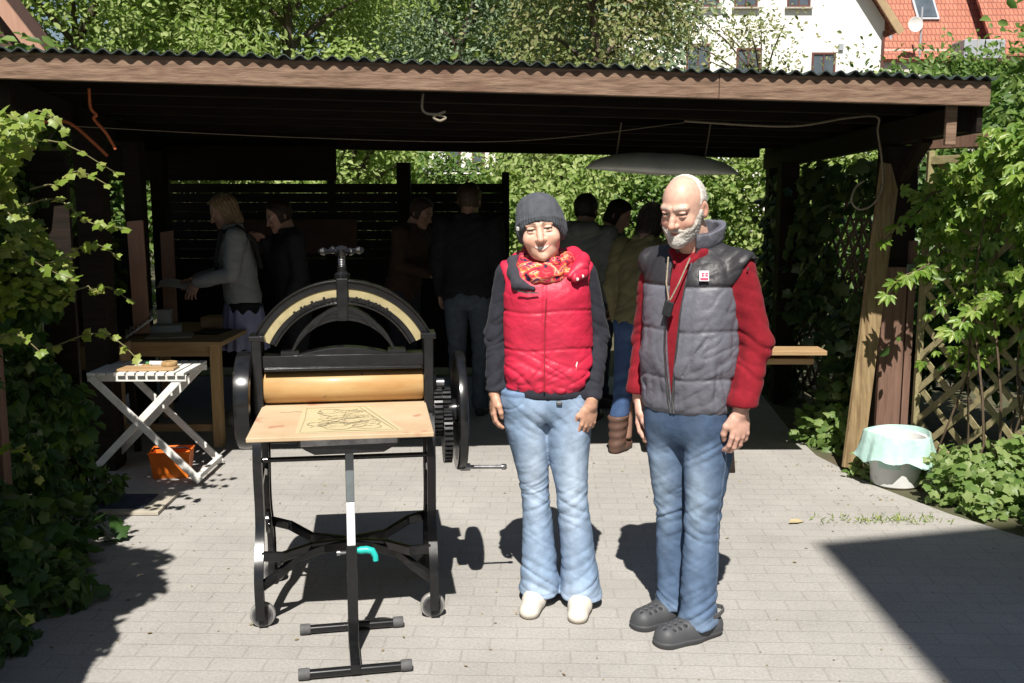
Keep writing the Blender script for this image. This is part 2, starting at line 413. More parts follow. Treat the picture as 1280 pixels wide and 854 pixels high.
# corrugated sheet
NS = int(5.85 / .076 * 10); NT = 10
vs = []; fs = []
amp = .0105
for layer, off in ((0, .0), (1, -.0055)):
    for j in range(NT + 1):
        t = -.0072 + 1.03 * j / NT
        for i in range(NS + 1):
            s = i / NS * 1.004
            x, y = cp(s, t)
            sag = .004 * math.sin(s * 23) + .003 * math.sin(s * 57 + 1)
            vs.append((x, y, rz(s, t) + amp * math.cos(2 * PI * i / 10) + off + (sag if j == 0 else 0)))
W_ = NS + 1; LAY = W_ * (NT + 1)
for j in range(NT):
    for i in range(NS):
        a = j * W_ + i
        fs.append((a, a + 1, a + 1 + W_, a + W_)); fs.append((LAY + a, LAY + a + W_, LAY + a + W_ + 1, LAY + a + 1))
for i in range(NS):
    fs.append((i, LAY + i, LAY + i + 1, i + 1)); a = NT * W_ + i; fs.append((a, a + 1, LAY + a + 1, LAY + a))
for j in range(NT):
    a = j * W_; fs.append((a, a + W_, LAY + a + W_, LAY + a)); a += NS; fs.append((a, LAY + a, LAY + a + W_, a + W_))
mb = MB(); mb.add(vs, fs); mb.build('corrugated_roof', M['sheet'], carport, world=True, smooth=True)
# fascia in two boards that butt at about s=.74
def board(name, a, b, z0a, z0b, h, th, mat, parent=carport, bevel=.004):
    ax, ay = a; bx, by = b
    dx, dy = bx - ax, by - ay; l = math.hypot(dx, dy); nx, ny = -dy / l * th, dx / l * th
    v = [(ax, ay, z0a), (bx, by, z0b), (bx + nx, by + ny, z0b), (ax + nx, ay + ny, z0a)]
    v += [(x, y, z + h) for x, y, z in v]
    m_ = MB(); m_.add(v, [(0, 3, 2, 1), (4, 5, 6, 7), (0, 1, 5, 4), (1, 2, 6, 5), (2, 3, 7, 6), (3, 0, 4, 7)])
    return m_.build(name, mat, parent, world=True, bevel=bevel)
HF = .125
def fz(s): return rz(s, 0) - .014 - HF
SJ = .757
board('fascia_board', cp(0, 0), cp(SJ, 0), fz(0), fz(SJ), HF, .035, M['wood_fascia'])
board('fascia_board', cp(SJ + .0004, 0), cp(1.0, 0), fz(SJ), fz(1), HF, .035, M['wood_fascia'])
# purlins, front one right behind the fascia
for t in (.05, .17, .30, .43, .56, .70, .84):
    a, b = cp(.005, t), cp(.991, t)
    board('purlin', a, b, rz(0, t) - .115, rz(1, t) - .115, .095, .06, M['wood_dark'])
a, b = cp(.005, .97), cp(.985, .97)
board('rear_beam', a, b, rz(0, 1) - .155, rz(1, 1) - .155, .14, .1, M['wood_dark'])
board('back_valance', cp(.01, .945), cp(.385, .945), 1.80, 1.80, .30, .03, M['wood_dark'])
# side beams and posts
def bar(name, p0, p1, w, h, mat, parent=carport, bevel=.004):
    m_ = MB(); m_.sweep([p0, p1], w, h); return m_.build(name, mat, parent, world=True, bevel=bevel)
def zt(x_, s, t): return rz(s, t) - .19
board('side_fascia', (2.425, 5.24), (2.30, 9.1), rz(1, 0) - .27, rz(1, 1) - .24, .235, .03, M['wood_dark'])
bar('side_beam', (2.36, 5.30, rz(1, .02) - .19), (2.30, 9.1, rz(1, 1) - .19), .08, .14, M['wood_dark'])
bar('side_beam', (-2.45, 4.90, rz(.15, .02) - .19), (-3.05, 8.9, rz(.1, 1) - .19), .08, .14, M['wood_dark'])
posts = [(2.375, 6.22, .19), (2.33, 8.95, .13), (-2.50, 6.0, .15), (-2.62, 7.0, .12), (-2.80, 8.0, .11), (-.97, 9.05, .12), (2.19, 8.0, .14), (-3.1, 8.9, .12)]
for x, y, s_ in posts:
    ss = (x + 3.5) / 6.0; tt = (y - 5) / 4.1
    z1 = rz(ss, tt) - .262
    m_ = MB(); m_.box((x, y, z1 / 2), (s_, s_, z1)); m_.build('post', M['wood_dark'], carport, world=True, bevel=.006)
# short bracket at the right front corner and knee braces
bar('bracket', (2.27, 5.262, 1.93), (2.27, 5.262, rz(.98, 0) - .125), .055, .03, M['wood_fascia'])
bar('brace', (2.36, 6.1, 1.78), (2.34, 5.72, rz(1, .1) - .26), .06, .06, M['wood_dark'])
bar('cross_beam', (2.45, 6.18, 1.985), (3.62, 4.44, 1.985), .05, .075, M['wood_post'])
# reddish sleeve of boards round the foot of the right front post
m_ = MB(); m_.box((2.345, 6.095, .62), (.145, .04, 1.24)); m_.build('post_board', M['wood_post'], carport, world=True, bevel=.004)
m_ = MB(); m_.box((2.45, 6.10, .70), (.045, .04, 1.4)); m_.build('post_board', M['wood_post'], carport, world=True, bevel=.004)
m_ = MB(); m_.box((2.43, 6.07, 1.215), (.05, .02, .09)); m_.build('post_bracket', M['tin'], carport, world=True, bevel=.002)

# ------------------------------------------------------------------ fences and trellis
def plank_fence(name, label, p0, p1, ztop, bh=.085, gap=.0012, n=None, mat=M['wood_dark']):
    f_ = thing(name, label, 'fence', (p0[0], p0[1], 0))
    dx, dy = p1[0] - p0[0], p1[1] - p0[1]; l = math.hypot(dx, dy); ex, ey = dx / l, dy / l
    mbp = MB(); z = .06; k = 0
    while z + bh < ztop:
        j = random.uniform(-.0005, .0005); g = gap if random.random() < .86 else .006
        a = (p0[0], p0[1], z + bh / 2 + j); b = (p1[0], p1[1], z + bh / 2 + random.uniform(-.0005, .0005))
        mbp.sweep([a, b], .018, bh)
        z += bh + g; k += 1
    mbp.build('slat_panel', mat, f_, world=True)
    npst = max(2, int(l / 1.5) + 1)
    for i in range(npst):
        u = i / (npst - 1)
        m2 = MB(); m2.box((p0[0] + dx * u - ey * .06, p0[1] + dy * u + ex * .06, (ztop + .05) / 2), (.07, .07, ztop + .05)); m2.build('fence_post', mat, f_, world=True)
    return f_
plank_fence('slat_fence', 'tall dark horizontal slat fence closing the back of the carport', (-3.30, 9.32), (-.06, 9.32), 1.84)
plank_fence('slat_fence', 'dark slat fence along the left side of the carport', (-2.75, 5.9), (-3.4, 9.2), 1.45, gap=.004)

def trellis(name, label, p0, p1, z0, z1, step=.135, sw=.026, mat=M['trellis'], rails=True):
    t_ = thing(name, label, 'trellis', (p0[0], p0[1], 0))
    dx, dy = p1[0] - p0[0], p1[1] - p0[1]; l = math.hypot(dx, dy); ex, ey = dx / l, dy / l; h = z1 - z0
    nx, ny = -ey, ex
    for sgn, off in ((1, -.005), (-1, .005)):
        mbp = MB(); k = -h
        while k < l:
            # line u = k + v*sgn...
            if sgn > 0: u0, v0, u1, v1 = k, 0, k + h, h
            else: u0, v0, u1, v1 = k + h, 0, k, h
            # clip to 0..l
            def clip(u0, v0, u1, v1):
                out = []
                for (ua, va, ub, vb) in ((u0, v0, u1, v1), (u1, v1, u0, v0)):
                    if ua < 0: q = (0 - ua) / (ub - ua); ua, va = 0, va + (vb - va) * q
                    elif ua > l: q = (l - ua) / (ub - ua); ua, va = l, va + (vb - va) * q
                    out.append((ua, va))
                return out
            if max(u0, u1) > .02 and min(u0, u1) < l - .02:
                (ua, va), (ub, vb) = clip(u0, v0, u1, v1)
                if abs(ub - ua) > .03:
                    A = (p0[0] + ex * ua + nx * off, p0[1] + ey * ua + ny * off, z0 + va)
                    B = (p0[0] + ex * ub + nx * off, p0[1] + ey * ub + ny * off, z0 + vb)
                    mbp.sweep([A, B], .009, sw, up=(-ex * sgn, -ey * sgn, 1))
            k += step
        mbp.build('lattice_slats', mat, t_, world=True)
    if rails:
        for z in (z0, z1):
            m2 = MB(); m2.sweep([(p0[0], p0[1], z), (p1[0], p1[1], z)], .03, .05); m2.build('rail', mat, t_, world=True, bevel=.003)
        for u in (0, 1):
            m2 = MB(); m2.box((p0[0] + dx * u, p0[1] + dy * u, (z0 + z1) / 2), (.036, .036, z1 - z0 + .11)); m2.build('upright', mat, t_, world=True, bevel=.003)
    return t_
trellis('trellis', 'sunlit diagonal lattice trellis overgrown with creeper right of the carport post', (2.50, 6.04), (3.62, 4.40), .12, 1.88, step=.20, sw=.036)
trellis('trellis', 'shaded lattice trellis inside the carport covered in ivy', (2.44, 6.34), (2.36, 8.85), .12, 1.72, step=.17, sw=.03, mat=pmat('trellis_wood_shade_tint', (.17, .12, .08), (.10, .07, .05), 9, rough=.85, bump=.2))  # trellis wood darkened, the carport's shade put into its colour
# ------------------------------------------------------------------ etching press
PX, PY = -.675, 3.95
press = thing('printing_press', 'black cast iron etching press with arched frame, tan roller and bed', 'printing press', (PX, PY, 0), R(8))
I = M['iron']
ZC = .955
A0 = math.asin((1.115 - ZC) / .385)
for sx in (-1, 1):
    x = sx * .336
    fr = MB()
    # upright between bed and arch
    fr.box((x, 0, .95), (.026, .11, .33)); fr.box((x, -.052, .95), (.040, .016, .33)); fr.box((x, .052, .95), (.040, .016, .33))
    fr.box((x, 0, 1.117), (.062, .125, .022)); fr.box((x, 0, .775), (.046, .16, .05))
    fr.lathe([(.048, -.03), (.052, -.012), (.052, .012), (.048, .03)], 24, 'x', (x, 0, .915))
    fr.build('side_frame', I, press, bevel=.004, smooth=False)
    for sy in (-1, 1):
        lg = MB()
        K_ = [(.10, .80), (.155, .72), (.172, .64), (.165, .56), (.150, .48), (.152, .41), (.178, .345), (.222, .29), (.258, .235), (.268, .18), (.255, .12), (.245, .045)]
        zz = [.045 + .755 * i / 26 for i in range(27)]; ys = np.interp(zz, [k[1] for k in K_[::-1]], [k[0] for k in K_[::-1]])
        ys = np.convolve(np.pad(ys, 1, mode='edge'), [.25, .5, .25], 'valid')
        pts = [(x, sy * (float(y_) - .022), z_) for y_, z_ in zip(ys, zz)]
        lg.sweep(pts, .013, .046, up=(0, 1, 0))
        lg.sweep([(p[0], p[1] + sy * .024, p[2]) for p in pts], .034, .011, up=(0, 1, 0))
        lg.sweep([(p[0], p[1] - sy * .024, p[2]) for p in pts], .028, .009, up=(0, 1, 0))
        rr = [(x, sy * (.135 + .040 * math.cos(a)), .315 + .040 * math.sin(a)) for a in [2 * PI * q / 16 for q in range(17)]]
        lg.sweep(rr, .018, .012, up=(1, 0, 0))
        l_ = lg.build('leg', I, press, smooth=True)
        # caster wheel in the fork
        cw = MB(); yw = sy * .232
        cw.lathe([(.012, -.013), (.046, -.013), (.049, -.010), (.049, .010), (.046, .013), (.012, .013)], 32, 'y', (x - sx * .004, yw + .030, .049))
        c_ = cw.build('caster', M['wheel_grey'], press, smooth=True)
        tw = MB(); tw.lathe([(.034, -.0155), (.041, -.0155), (.041, .0155), (.034, .0155), (.034, -.0155)], 28, 'y', (x - sx * .004, yw + .030, .049))
        tw.build('rim', M['rubber'], c_, smooth=True)
    # tie between the two legs of one side
    b_ = MB(); b_.sweep([(x, -.15, .52), (x, 0, .57), (x, .15, .52)], .02, .03); b_.build('side_tie', I, press, bevel=.003)
# bowed cross stretchers between the sides
st = MB()
for sy in (-1, 1):
    pts = [(-.33, sy * .215, .29), (-.25, sy * .19, .275), (-.15, sy * .06, .262), (0, sy * .012, .258), (.15, sy * .06, .262), (.25, sy * .19, .275), (.33, sy * .215, .29)]
    st.sweep(pts, .022, .038)
st.build('cross_stretcher', I, press, bevel=.004)
st = MB()
for sy in (-1,):
    pts = [(-.33, sy * .238, .175), (-.28, sy * .19, .195), (-.2, sy * .10, .235), (-.1, sy * .045, .25), (0, sy * .03, .252), (.1, sy * .045, .25), (.2, sy * .10, .235), (.28, sy * .19, .195), (.33, sy * .238, .175)]
    st.sweep(pts, .022, .038)
st.build('lower_stretcher', I, press, bevel=.004)
b_ = MB(); b_.tube([(-.335, -.15, .655), (.335, -.15, .655)], .010, 10); b_.tube([(-.335, .15, .655), (.335, .15, .655)], .010, 10); b_.build('tie_rod', I, press, smooth=True)
# arch
ar = MB()
ar.ring(.352, .380, A0, PI - A0, -.026, .026, ZC, 56); ar.ring(.3795, .387, A0, PI - A0, -.034, .034, ZC, 56)
ar.ring(.298, .319, A0 + .02, PI - A0 - .02, -.026, .026, ZC, 56); ar.ring(.290, .2985, A0 + .02, PI - A0 - .02, -.036, .036, ZC, 56)
ar.box((0, 0, ZC + .337), (.046, .078, .112)); ar.lathe([(.030, 0), (.030, .02), (.018, .026), (.018, .05)], 20, 'z', (0, 0, 1.345))
ar.build('arch', I, press, bevel=.003)
wb = MB()
for a, b in ((A0 + .015, PI / 2 - .065), (PI / 2 + .065, PI - A0 - .015)):
    wb.ring(.3195, .3515, a, b, -.021, .014, ZC, 28)
wb.build('arch_panel', M['cream'], press)
# beaded leaf ornament along the inner rim
# small script-like relief on the lower rim of the arch
orns = [MB(), MB()]
for k in range(26):
    a = PI / 2 + (-.62 + 1.24 * k / 25)
    if abs(a - PI / 2) < .09: continue
    r_ = .318 + .004 * math.sin(k * 2.3)
    orns[k // 13].box((r_ * math.cos(a), -.033, ZC + r_ * math.sin(a) - .002), (.010, .006, .009 + .004 * (k % 3)), rot=(0, -(a - PI / 2) + .3 * ((k % 2) - .5), 0))
for orn in orns: orn.build('arch_ornament', I, press)
# screw and capstan
sc_ = MB(); sc_.tube([(0, 0, 1.22), (0, 0, 1.455)], .0125, 14)
for k in range(9): sc_.lathe([(.0125, 0), (.0155, .004), (.0125, .008)], 14, 'z', (0, 0, 1.372 + k * .0085))
sc_.build('screw', M['steel'], press, smooth=True)
cp_ = MB(); cp_.lathe([(.0, 0), (.022, .0), (.028, .01), (.028, .026), (.018, .036), (0, .040)], 20, 'z', (0, 0, 1.437))
for a in (R(28), R(118)):
    c, s = math.cos(a) * .088, math.sin(a) * .088
    cp_.tube([(-c, -s, 1.455), (c, s, 1.455)], .0085, 10)
    for k in (-1, 1):
        for q, (rr_) in enumerate((.013, .016, .013)):
            u = k * (.80 + .09 * q)
            cp_.lathe([(0, -rr_), (rr_ * .7, -rr_ * .7), (rr_, 0), (rr_ * .7, rr_ * .7), (0, rr_)], 12, 'z', (c * u, s * u, 1.455))
cp_.build('capstan_handle', I, press, smooth=True)
# spring yoke (stepped inner arch)
def arc(half, z0, rise, n=24):
    Rr = (half * half + rise * rise) / (2 * rise); zc = z0 + rise - Rr; th = math.asin(half / Rr) if Rr > rise else PI - math.asin(half / Rr)
    return [(Rr * math.sin(-th + 2 * th * i / n), zc + Rr * math.cos(-th + 2 * th * i / n)) for i in range(n + 1)]
yk = MB()
for half, z0, rise, t_, dep in ((.208, 1.050, .137, .016, .024), (.186, 1.100, .104, .013, .028), (.158, 1.128, .090, .012, .032), (.112, 1.164, .065, .011, .035)):
    o_ = arc(half, z0, rise + t_); i_ = arc(half - .006, z0 - .006, rise)
    n = len(o_)
    for i in range(n - 1):
        q = [i_[i], i_[i + 1], o_[i + 1], o_[i]]
        yk.prism(q, -dep, dep)
yk.box((0, 0, 1.212), (.034, .09, .062)); yk.box((-.21, 0, 1.054), (.07, .065, .016)); yk.box((.21, 0, 1.054), (.07, .065, .016))
yk.build('spring_yoke', I, press)
yb = MB(); yb.box((0, 0, 1.022), (.632, .095, .048)); yb.box((0, -.004, .993), (.62, .125, .012))
pl = [(-.19, 1.044)] + [(x_, 1.044 + .030 * math.cos(x_ / .19 * PI / 2)) for x_ in [(-.16 + .032 * k) for k in range(11)]] + [(.19, 1.044)]
yb.prism(pl, -.035, .035)
yb.build('pressure_beam', I, press, bevel=.003)
# rollers and bed
ro = MB(); ro.lathe([(.0, -.314), (.060, -.314), (.0645, -.308), (.0645, .308), (.060, .314), (0, .314)], 48, 'x', (0, 0, .9135)); r_ = ro.build('upper_roller', M['roller'], press, smooth=True)
ax = MB(); ax.tube([(-.37, 0, .9135), (.40, 0, .9135)], .018, 14); ax.build('axle', M['steel'], r_, smooth=True)
ro = MB(); ro.lathe([(0, -.31), (.062, -.31), (.062, .31), (0, .31)], 40, 'x', (0, 0, .765)); ro.tube([(-.40, 0, .765), (.42, 0, .765)], .02, 12); ro.build('lower_roller', M['steel'], press, smooth=True)
bd = MB(); bd.box((-.0, -.005, .8385), (.645, 1.15, .015)); bed = bd.build('press_bed', M['bed'], press, bevel=.002)
ap_ = MB(); ap_.box((0, -.235, .792), (.60, .016, .072)); ap_.box((0, .235, .792), (.60, .016, .072)); ap_.sweep([(-.30, -.228, .792), (-.30, .228, .792)], .016, .07); ap_.sweep([(.30, -.228, .792), (.30, .228, .792)], .016, .07); ap_.build('bed_frame', I, press)
# inked print on the bed: sheet of brownish paper with a line drawing of figures
pr = thing('inked_print', 'brownish print with green-grey line drawing lying on the press bed', 'print', (PX + .046, PY - .295, .8465), R(8))
zz = .0
sh = MB(); sh.add([(-.165, -.235, 0), (.215, -.24, 0), (.09, .205, 0), (-.165, .20, 0)], [(0, 1, 2, 3)]); sh.build('print_sheet', M['inkwash'], pr)
ln = MB(); lr = random.Random(5)
def stroke(pts, w_):
    p = [Vector((a, b, .0012)) for a, b in pts]
    vs_ = []; fs_ = []
    for i, q in enumerate(p):
        dd = (p[min(i + 1, len(p) - 1)] - p[max(i - 1, 0)]); nn = Vector((-dd.y, dd.x, 0)); nn = nn.normalized() * w_ * .5 * (.6 + .8 * lr.random()) if nn.length else Vector((w_ / 2, 0, 0))
        vs_ += [q + nn, q - nn]
    for i in range(len(p) - 1): fs_.append((2 * i, 2 * i + 1, 2 * i + 3, 2 * i + 2))
    ln.add(vs_, fs_)
stroke([(-.150, .185), (-.05, .192), (.075, .190), (.13, .0), (.195, -.22), (.05, -.215), (-.15, -.22), (-.145, .0), (-.150, .185)], .0035)
stroke([(.055, .178), (.11, .0), (.178, -.205)], .004)
for k in range(22):
    cx, cy = lr.uniform(-.10, .09), lr.uniform(-.16, .15)
    a0 = lr.uniform(0, 6.3); rr_ = lr.uniform(.025, .075); sw_ = lr.uniform(1.5, 4.5)
    pts = []
    for i in range(14):
        a = a0 + sw_ * i / 13
        q = rr_ * (1 + .35 * math.sin(3 * a + k))
        x_, y_ = cx + q * math.cos(a) * 1.3, cy + q * math.sin(a) * .8
        pts.append((max(-.13, min(.06 + (.18 - y_) * .26, x_)), max(-.20, min(.17, y_))))
    stroke(pts, lr.uniform(.002, .0045))
for k in range(16):
    x_, y_ = lr.uniform(-.10, .04), lr.uniform(-.16, .12); a = lr.uniform(0, 3.1); l_ = lr.uniform(.03, .08)
    stroke([(x_, y_), (x_ + l_ * math.cos(a) * .5, y_ + l_ * math.sin(a) * .5 + .004), (max(-.13, min(.16, x_ + l_ * math.cos(a))), max(-.15, min(.13, y_ + l_ * math.sin(a))))], .004)
stroke([(-.25, .13), (-.22, .12), (-.19, .135), (-.16, .12)], .004)
ln.build('line_drawing', M['ink'], pr)
# left flywheel drum
dr = MB(); dr.lathe([(.145, -.030), (.180, -.033), (.192, -.028), (.195, 0), (.192, .028), (.180, .033), (.145, .030), (.145, -.030)], 64, 'x', (-.386, 0, .865))
for k in range(5):
    a = 2 * PI * k / 5 + .3
    dr.sweep([(-.386, .03 * math.cos(a), .865 + .03 * math.sin(a)), (-.386, .16 * math.cos(a), .865 + .16 * math.sin(a))], .03, .025, up=(1, 0, 0))
dr.lathe([(0, -.04), (.045, -.04), (.045, .045), (0, .045)], 24, 'x', (-.386, 0, .865))
dr.build('balance_wheel', I, press, smooth=True)
# gears on the right
def gear(name, x, y, z, r, w_, nteeth):
    g = MB()
    g.lathe([(.02, -w_ / 2), (r - .012, -w_ / 2), (r - .012, w_ / 2), (.02, w_ / 2)], 40, 'x', (x, y, z))
    for k in range(nteeth):
        a = 2 * PI * k / nteeth
        g.box((x, y + (r - .006) * math.sin(a), z + (r - .006) * math.cos(a)), (w_ * .98, PI * r / nteeth * .95, .016), rot=(-a, 0, 0))
    return g.build(name, M['gear'], press)
M['gear'] = pmat('worn_black_gear_iron', (.06, .06, .062), (.02, .02, .022), 25, rough=.32, metallic=.4, bump=.1)
gear('gear', .372, 0, .795, .104, .034, 32)
gear('gear', .410, -.02, .70, .112, .034, 34)
gear('pinion', .410, .02, .84, .05, .034, 16)
fw = MB()
fw.lathe([(.204, -.016), (.237, -.019), (.243, -.014), (.245, 0), (.243, .014), (.237, .019), (.204, .016), (.199, 0), (.204, -.016)], 72, 'x', (.462, 0, .797))
for k in range(4):
    a = PI / 4 + PI / 2 * k
    p = [(.462, q * math.cos(a + .5 * (q - .04)), .797 + q * math.sin(a + .5 * (q - .04))) for q in (.03, .08, .14, .20)]
    fw.sweep(p, .030, .020, up=(1, 0, 0), taper=[1.4, 1, .9, 1.2])
fw.lathe([(0, -.045), (.042, -.045), (.048, -.02), (.048, .02), (.04, .04), (0, .04)], 24, 'x', (.462, 0, .797))
fw.lathe([(0, 0), (.017, 0), (.017, .18), (0, .18)], 14, 'x', (.30, 0, .797))
flyw = fw.build('flywheel', I, press, smooth=True)
hd = MB(); hd.tube([(.46, -.06, .572), (.50, -.06, .572)], .016, 12); hd.tube([(.50, -.06, .572), (.52, -.06, .571), (.635, -.06, .567)], .0085, 12); hd.lathe([(0, 0), (.012, .0), (.013, .012), (.010, .02), (0, .022)], 12, 'x', (.63, -.06, .567))
hd.build('crank_handle', M['steel'], flyw, smooth=True)

# ------------------------------------------------------------------ adjustable stand holding up the bed
SX, SY = -.585, 3.48
stand = thing('support_stand', 'height adjustable T-foot stand propping up the front of the press bed', 'stand', (SX, SY, 0), rz=R(11))
hp = MB(); hp.prism([(-.178, .828), (.178, .828), (.178, .808), (.15, .788), (.12, .772), (-.12, .772), (-.15, .788), (-.178, .808)], -.07, .075); hp.build('head_plate', M['iron'], stand, bevel=.003)
hp = MB(); hp.box((0, -.074, .817), (.335, .008, .022)); hp.build('steel_lip', M['steel'], stand)
ip = MB(); ip.box((0, 0, .676), (.030, .030, .198)); ip.build('grey_post', M['greypole'], stand, bevel=.003)
ip = MB(); ip.box((0, 0, .495), (.0302, .0302, .164)); ip.build('white_post', M['whitepole'], stand, bevel=.003)
op = MB(); op.box((0, 0, .215), (.038, .038, .40)); op.build('outer_tube', M['iron'], stand, bevel=.004)
bb = MB(); bb.box((0, -.005, .030), (.036, .40, .032)); bb.build('base_bar', M['iron'], stand, bevel=.004)
for y_, hw in ((-.185, .178), (.185, .178)):
    f_ = MB(); f_.tube([(-hw, y_, .020), (hw, y_, .020)], .0165, 12); fo = f_.build('foot_bar', M['iron'], stand, smooth=True)
    for k in (-1, 1):
        e_ = MB(); e_.lathe([(0, -.02), (.019, -.02), (.021, -.014), (.021, .014), (.019, .02), (0, .02)], 14, 'x', (k * hw, y_, .0215)); e_.build('end_cap', M['rubber'], fo, smooth=True)
ck = MB(); ck.tube([(-.045, 0, .385), (-.02, 0, .385)], .006, 8); ck.lathe([(0, -.006), (.010, -.006), (.010, .006), (0, .006)], 12, 'x', (-.047, 0, .385)); ck.build('clamp_bolt', M['steel'], stand, smooth=True)
ck = MB(); ck.tube([(.02, 0, .39), (.035, 0, .39)], .011, 10); ck.tube([(.03, 0, .39), (.055, -.004, .392), (.075, -.01, .388), (.085, -.014, .37), (.086, -.016, .352)], [.014, .014, .013, .011, .010], 12); ck.build('clamp_handle', M['teal'], stand, smooth=True)

# ------------------------------------------------------------------ white folding table
wt = thing('folding_table', 'white slatted folding table with crossed legs at the left', 'table', (-2.15, 5.85, 0))
X0, X1, Y0, Y1, ZT = -.30, .27, -.22, .22, .655
tt = MB(); n = 10
for k in range(n):
    x_ = X0 + (X1 - X0) * (k + .5) / n
    tt.box((x_, 0, ZT), ((X1 - X0) / n - .012, Y1 - Y0, .018))
tt.build('slatted_top', M['white_paint'], wt, bevel=.002)
ap = MB()
for y_ in (Y0 + .03, Y1 - .03):
    ap = MB(); ap.box(((X0 + X1) / 2, y_, ZT - .027), (X1 - X0, .022, .035)); ap.build('top_rail', M['white_paint'], wt, bevel=.002)
for y_, k in ((Y0 + .005, 0), (Y0 + .035, 1), (Y1 - .005, 0), (Y1 - .035, 1)):
    l_ = MB()
    a, b = ((X0 + .03, y_, ZT - .02), (X1 + .06, y_, .02)) if k == 0 else ((X1 - .03, y_, ZT - .02), (X0 - .06, y_, .02))
    l_.sweep([a, b], .022, .04, up=(0, 0, 1)); l_.build('leg', M['white_paint'], wt, bevel=.003)
cb = MB(); cb.box((X1 + .05, 0, .05), (.03, Y1 - Y0, .03)); cb.build('cross_bar', M['white_paint'], wt, bevel=.003)

def simple(name, label, cat, loc, rz=0, group=None): return thing(name, label, cat, loc, rz, group)
o = simple('drawing_board', 'thin raw wooden board lying on the white slatted table', 'board', (-2.13, 5.74, .664), .06)
m_ = MB(); m_.box((0, 0, .008), (.33, .13, .014)); m_.build('board', M['wood_x'], o, bevel=.002)
m_ = MB(); m_.box((-.02, .05, .019), (.05, .012, .008)); m_.build('batten', M['wood_light'], o)
o = simple('tape_roll', 'small pale round tape roll on the board on the white table', 'tape roll', (-2.02, 5.79, .680))
m_ = MB(); m_.lathe([(.022, 0), (.044, 0), (.046, .004), (.046, .020), (.044, .024), (.022, .024), (.022, 0)], 28, 'z'); m_.build('tape', M['wood_light'], o, smooth=True)
o = simple('ink_tube', 'small white and green tube lying on the white table', 'tube', (-2.15, 5.83, .667))
m_ = MB(); m_.tube([(0, 0, .018), (.07, .01, .016), (.10, .012, .008)], [.016, .016, .004], 10); m_.build('tube_body', M['paper'], o, smooth=True)
m_ = MB(); m_.tube([(-.022, -.002, .018), (0, 0, .018)], .012, 10); m_.build('cap', pmat('green_cap', (.08, .25, .07)), o, smooth=True)
# wooden work table behind
tb = thing('work_table', 'raw pine work table in the shade behind the white folding table', 'table', (-2.30, 7.0, 0))
m_ = MB(); m_.box((0, 0, .705), (.78, 1.05, .03)); m_.build('table_top', M['wood_x'], tb, bevel=.003)
for sx in (-1, 1):
    for sy in (-1, 1):
        m_ = MB(); m_.box((sx * .33, sy * .46, .345), (.065, .065, .69)); m_.build('leg', M['wood_light'], tb, bevel=.003)
for sy in (-1, 1):
    m_ = MB(); m_.box((0, sy * .46, .652), (.595, .025, .075)); m_.build('apron', M['wood_x'], tb, bevel=.003)
m_ = MB(); m_.box((0, -.46, .13), (.595, .03, .05)); m_.build('stretcher', M['wood_x'], tb, bevel=.003)
# clutter on it
def box_thing(name, label, cat, loc, size, mat, rz=0, group=None, lid=None):
    o = thing(name, label, cat, loc, rz, group)
    m_ = MB(); m_.box((0, 0, size[2] / 2), size); m_.build('body', mat, o, bevel=.004)
    if lid is not None:
        m_ = MB(); m_.box((0, 0, size[2] + .006), (size[0] + .01, size[1] + .01, .010)); m_.build('lid', lid, o, bevel=.002)
    return o
ob = thing('cardboard_box', 'closed brown cardboard box beside the white folding table', 'box', (-2.62, 6.28, .0), .12)
m_ = MB(); m_.box((0, 0, .66), (.30, .24, .145)); m_.build('carton', M['card'], ob, bevel=.004)
for k in (-1, 1):
    m_ = MB(); m_.box((0, k * .0605, .737), (.298, .117, .006)); m_.build('flap', M['card'], ob)
# the low stool the box stands on
sto = thing('stool', 'dark wooden stool under the cardboard box', 'stool', (-2.62, 6.28, 0))
m_ = MB(); m_.box((0, 0, .572), (.32, .28, .03)); m_.build('seat', M['wood_dark'], sto, bevel=.004)
for sx in (-1, 1):
    for sy in (-1, 1):
        m_ = MB(); m_.sweep([(sx * .13, sy * .11, .56), (sx * .15, sy * .13, 0)], .035, .035, up=(0, 1, 0)); m_.build('leg', M['wood_dark'], sto)
for o_ in list(ob.children):
    pass
box_thing('paint_tin', 'small white square tin at the back of the pine work table', 'tin', (-2.53, 7.2, .72), (.09, .09, .12), M['white_paint'], .1, lid=M['paper'])
for k, (x_, y_, s_, rz_, lab, mt) in enumerate([(-2.33, 6.72, (.30, .20, .012), .2, 'flat grey printing plate at the front of the pine work table', M['stone_pale']),
        (-2.12, 6.95, (.20, .27, .010), -.1, 'dark flat plate near the middle of the pine work table', M['wood_dark']),
        (-2.45, 6.98, (.22, .16, .05), .3, 'shallow grey tray behind the flat plates on the pine table', M['grey_metal']),
        (-2.15, 7.32, (.26, .18, .07), .0, 'low wooden block at the far end of the pine work table', M['wood_x'])]):
    box_thing(('printing_plate', 'printing_plate', 'tray', 'wooden_block')[k], lab, ('plate', 'plate', 'tray', 'block')[k], (x_, y_, .72), s_, mt, rz_)
o = thing('slatted_rack', 'tilted white slatted rack leaning on the pine work table', 'rack', (-2.60, 6.70, .72), .35)
m_ = MB()
for k in range(7): m_.sweep([(-.02 + .028 * k, -.05, .0 + .022 * k), (-.02 + .028 * k, .18, .03 + .022 * k)], .016, .008)
m_.build('slats', M['white_paint'], o)
m_ = MB(); m_.sweep([(-.02, .14, .012), (.16, .14, .155)], .014, .012); m_.sweep([(-.02, -.03, -.008 + .013), (.16, -.03, .128)], .014, .012); m_.build('frame', M['white_paint'], o)
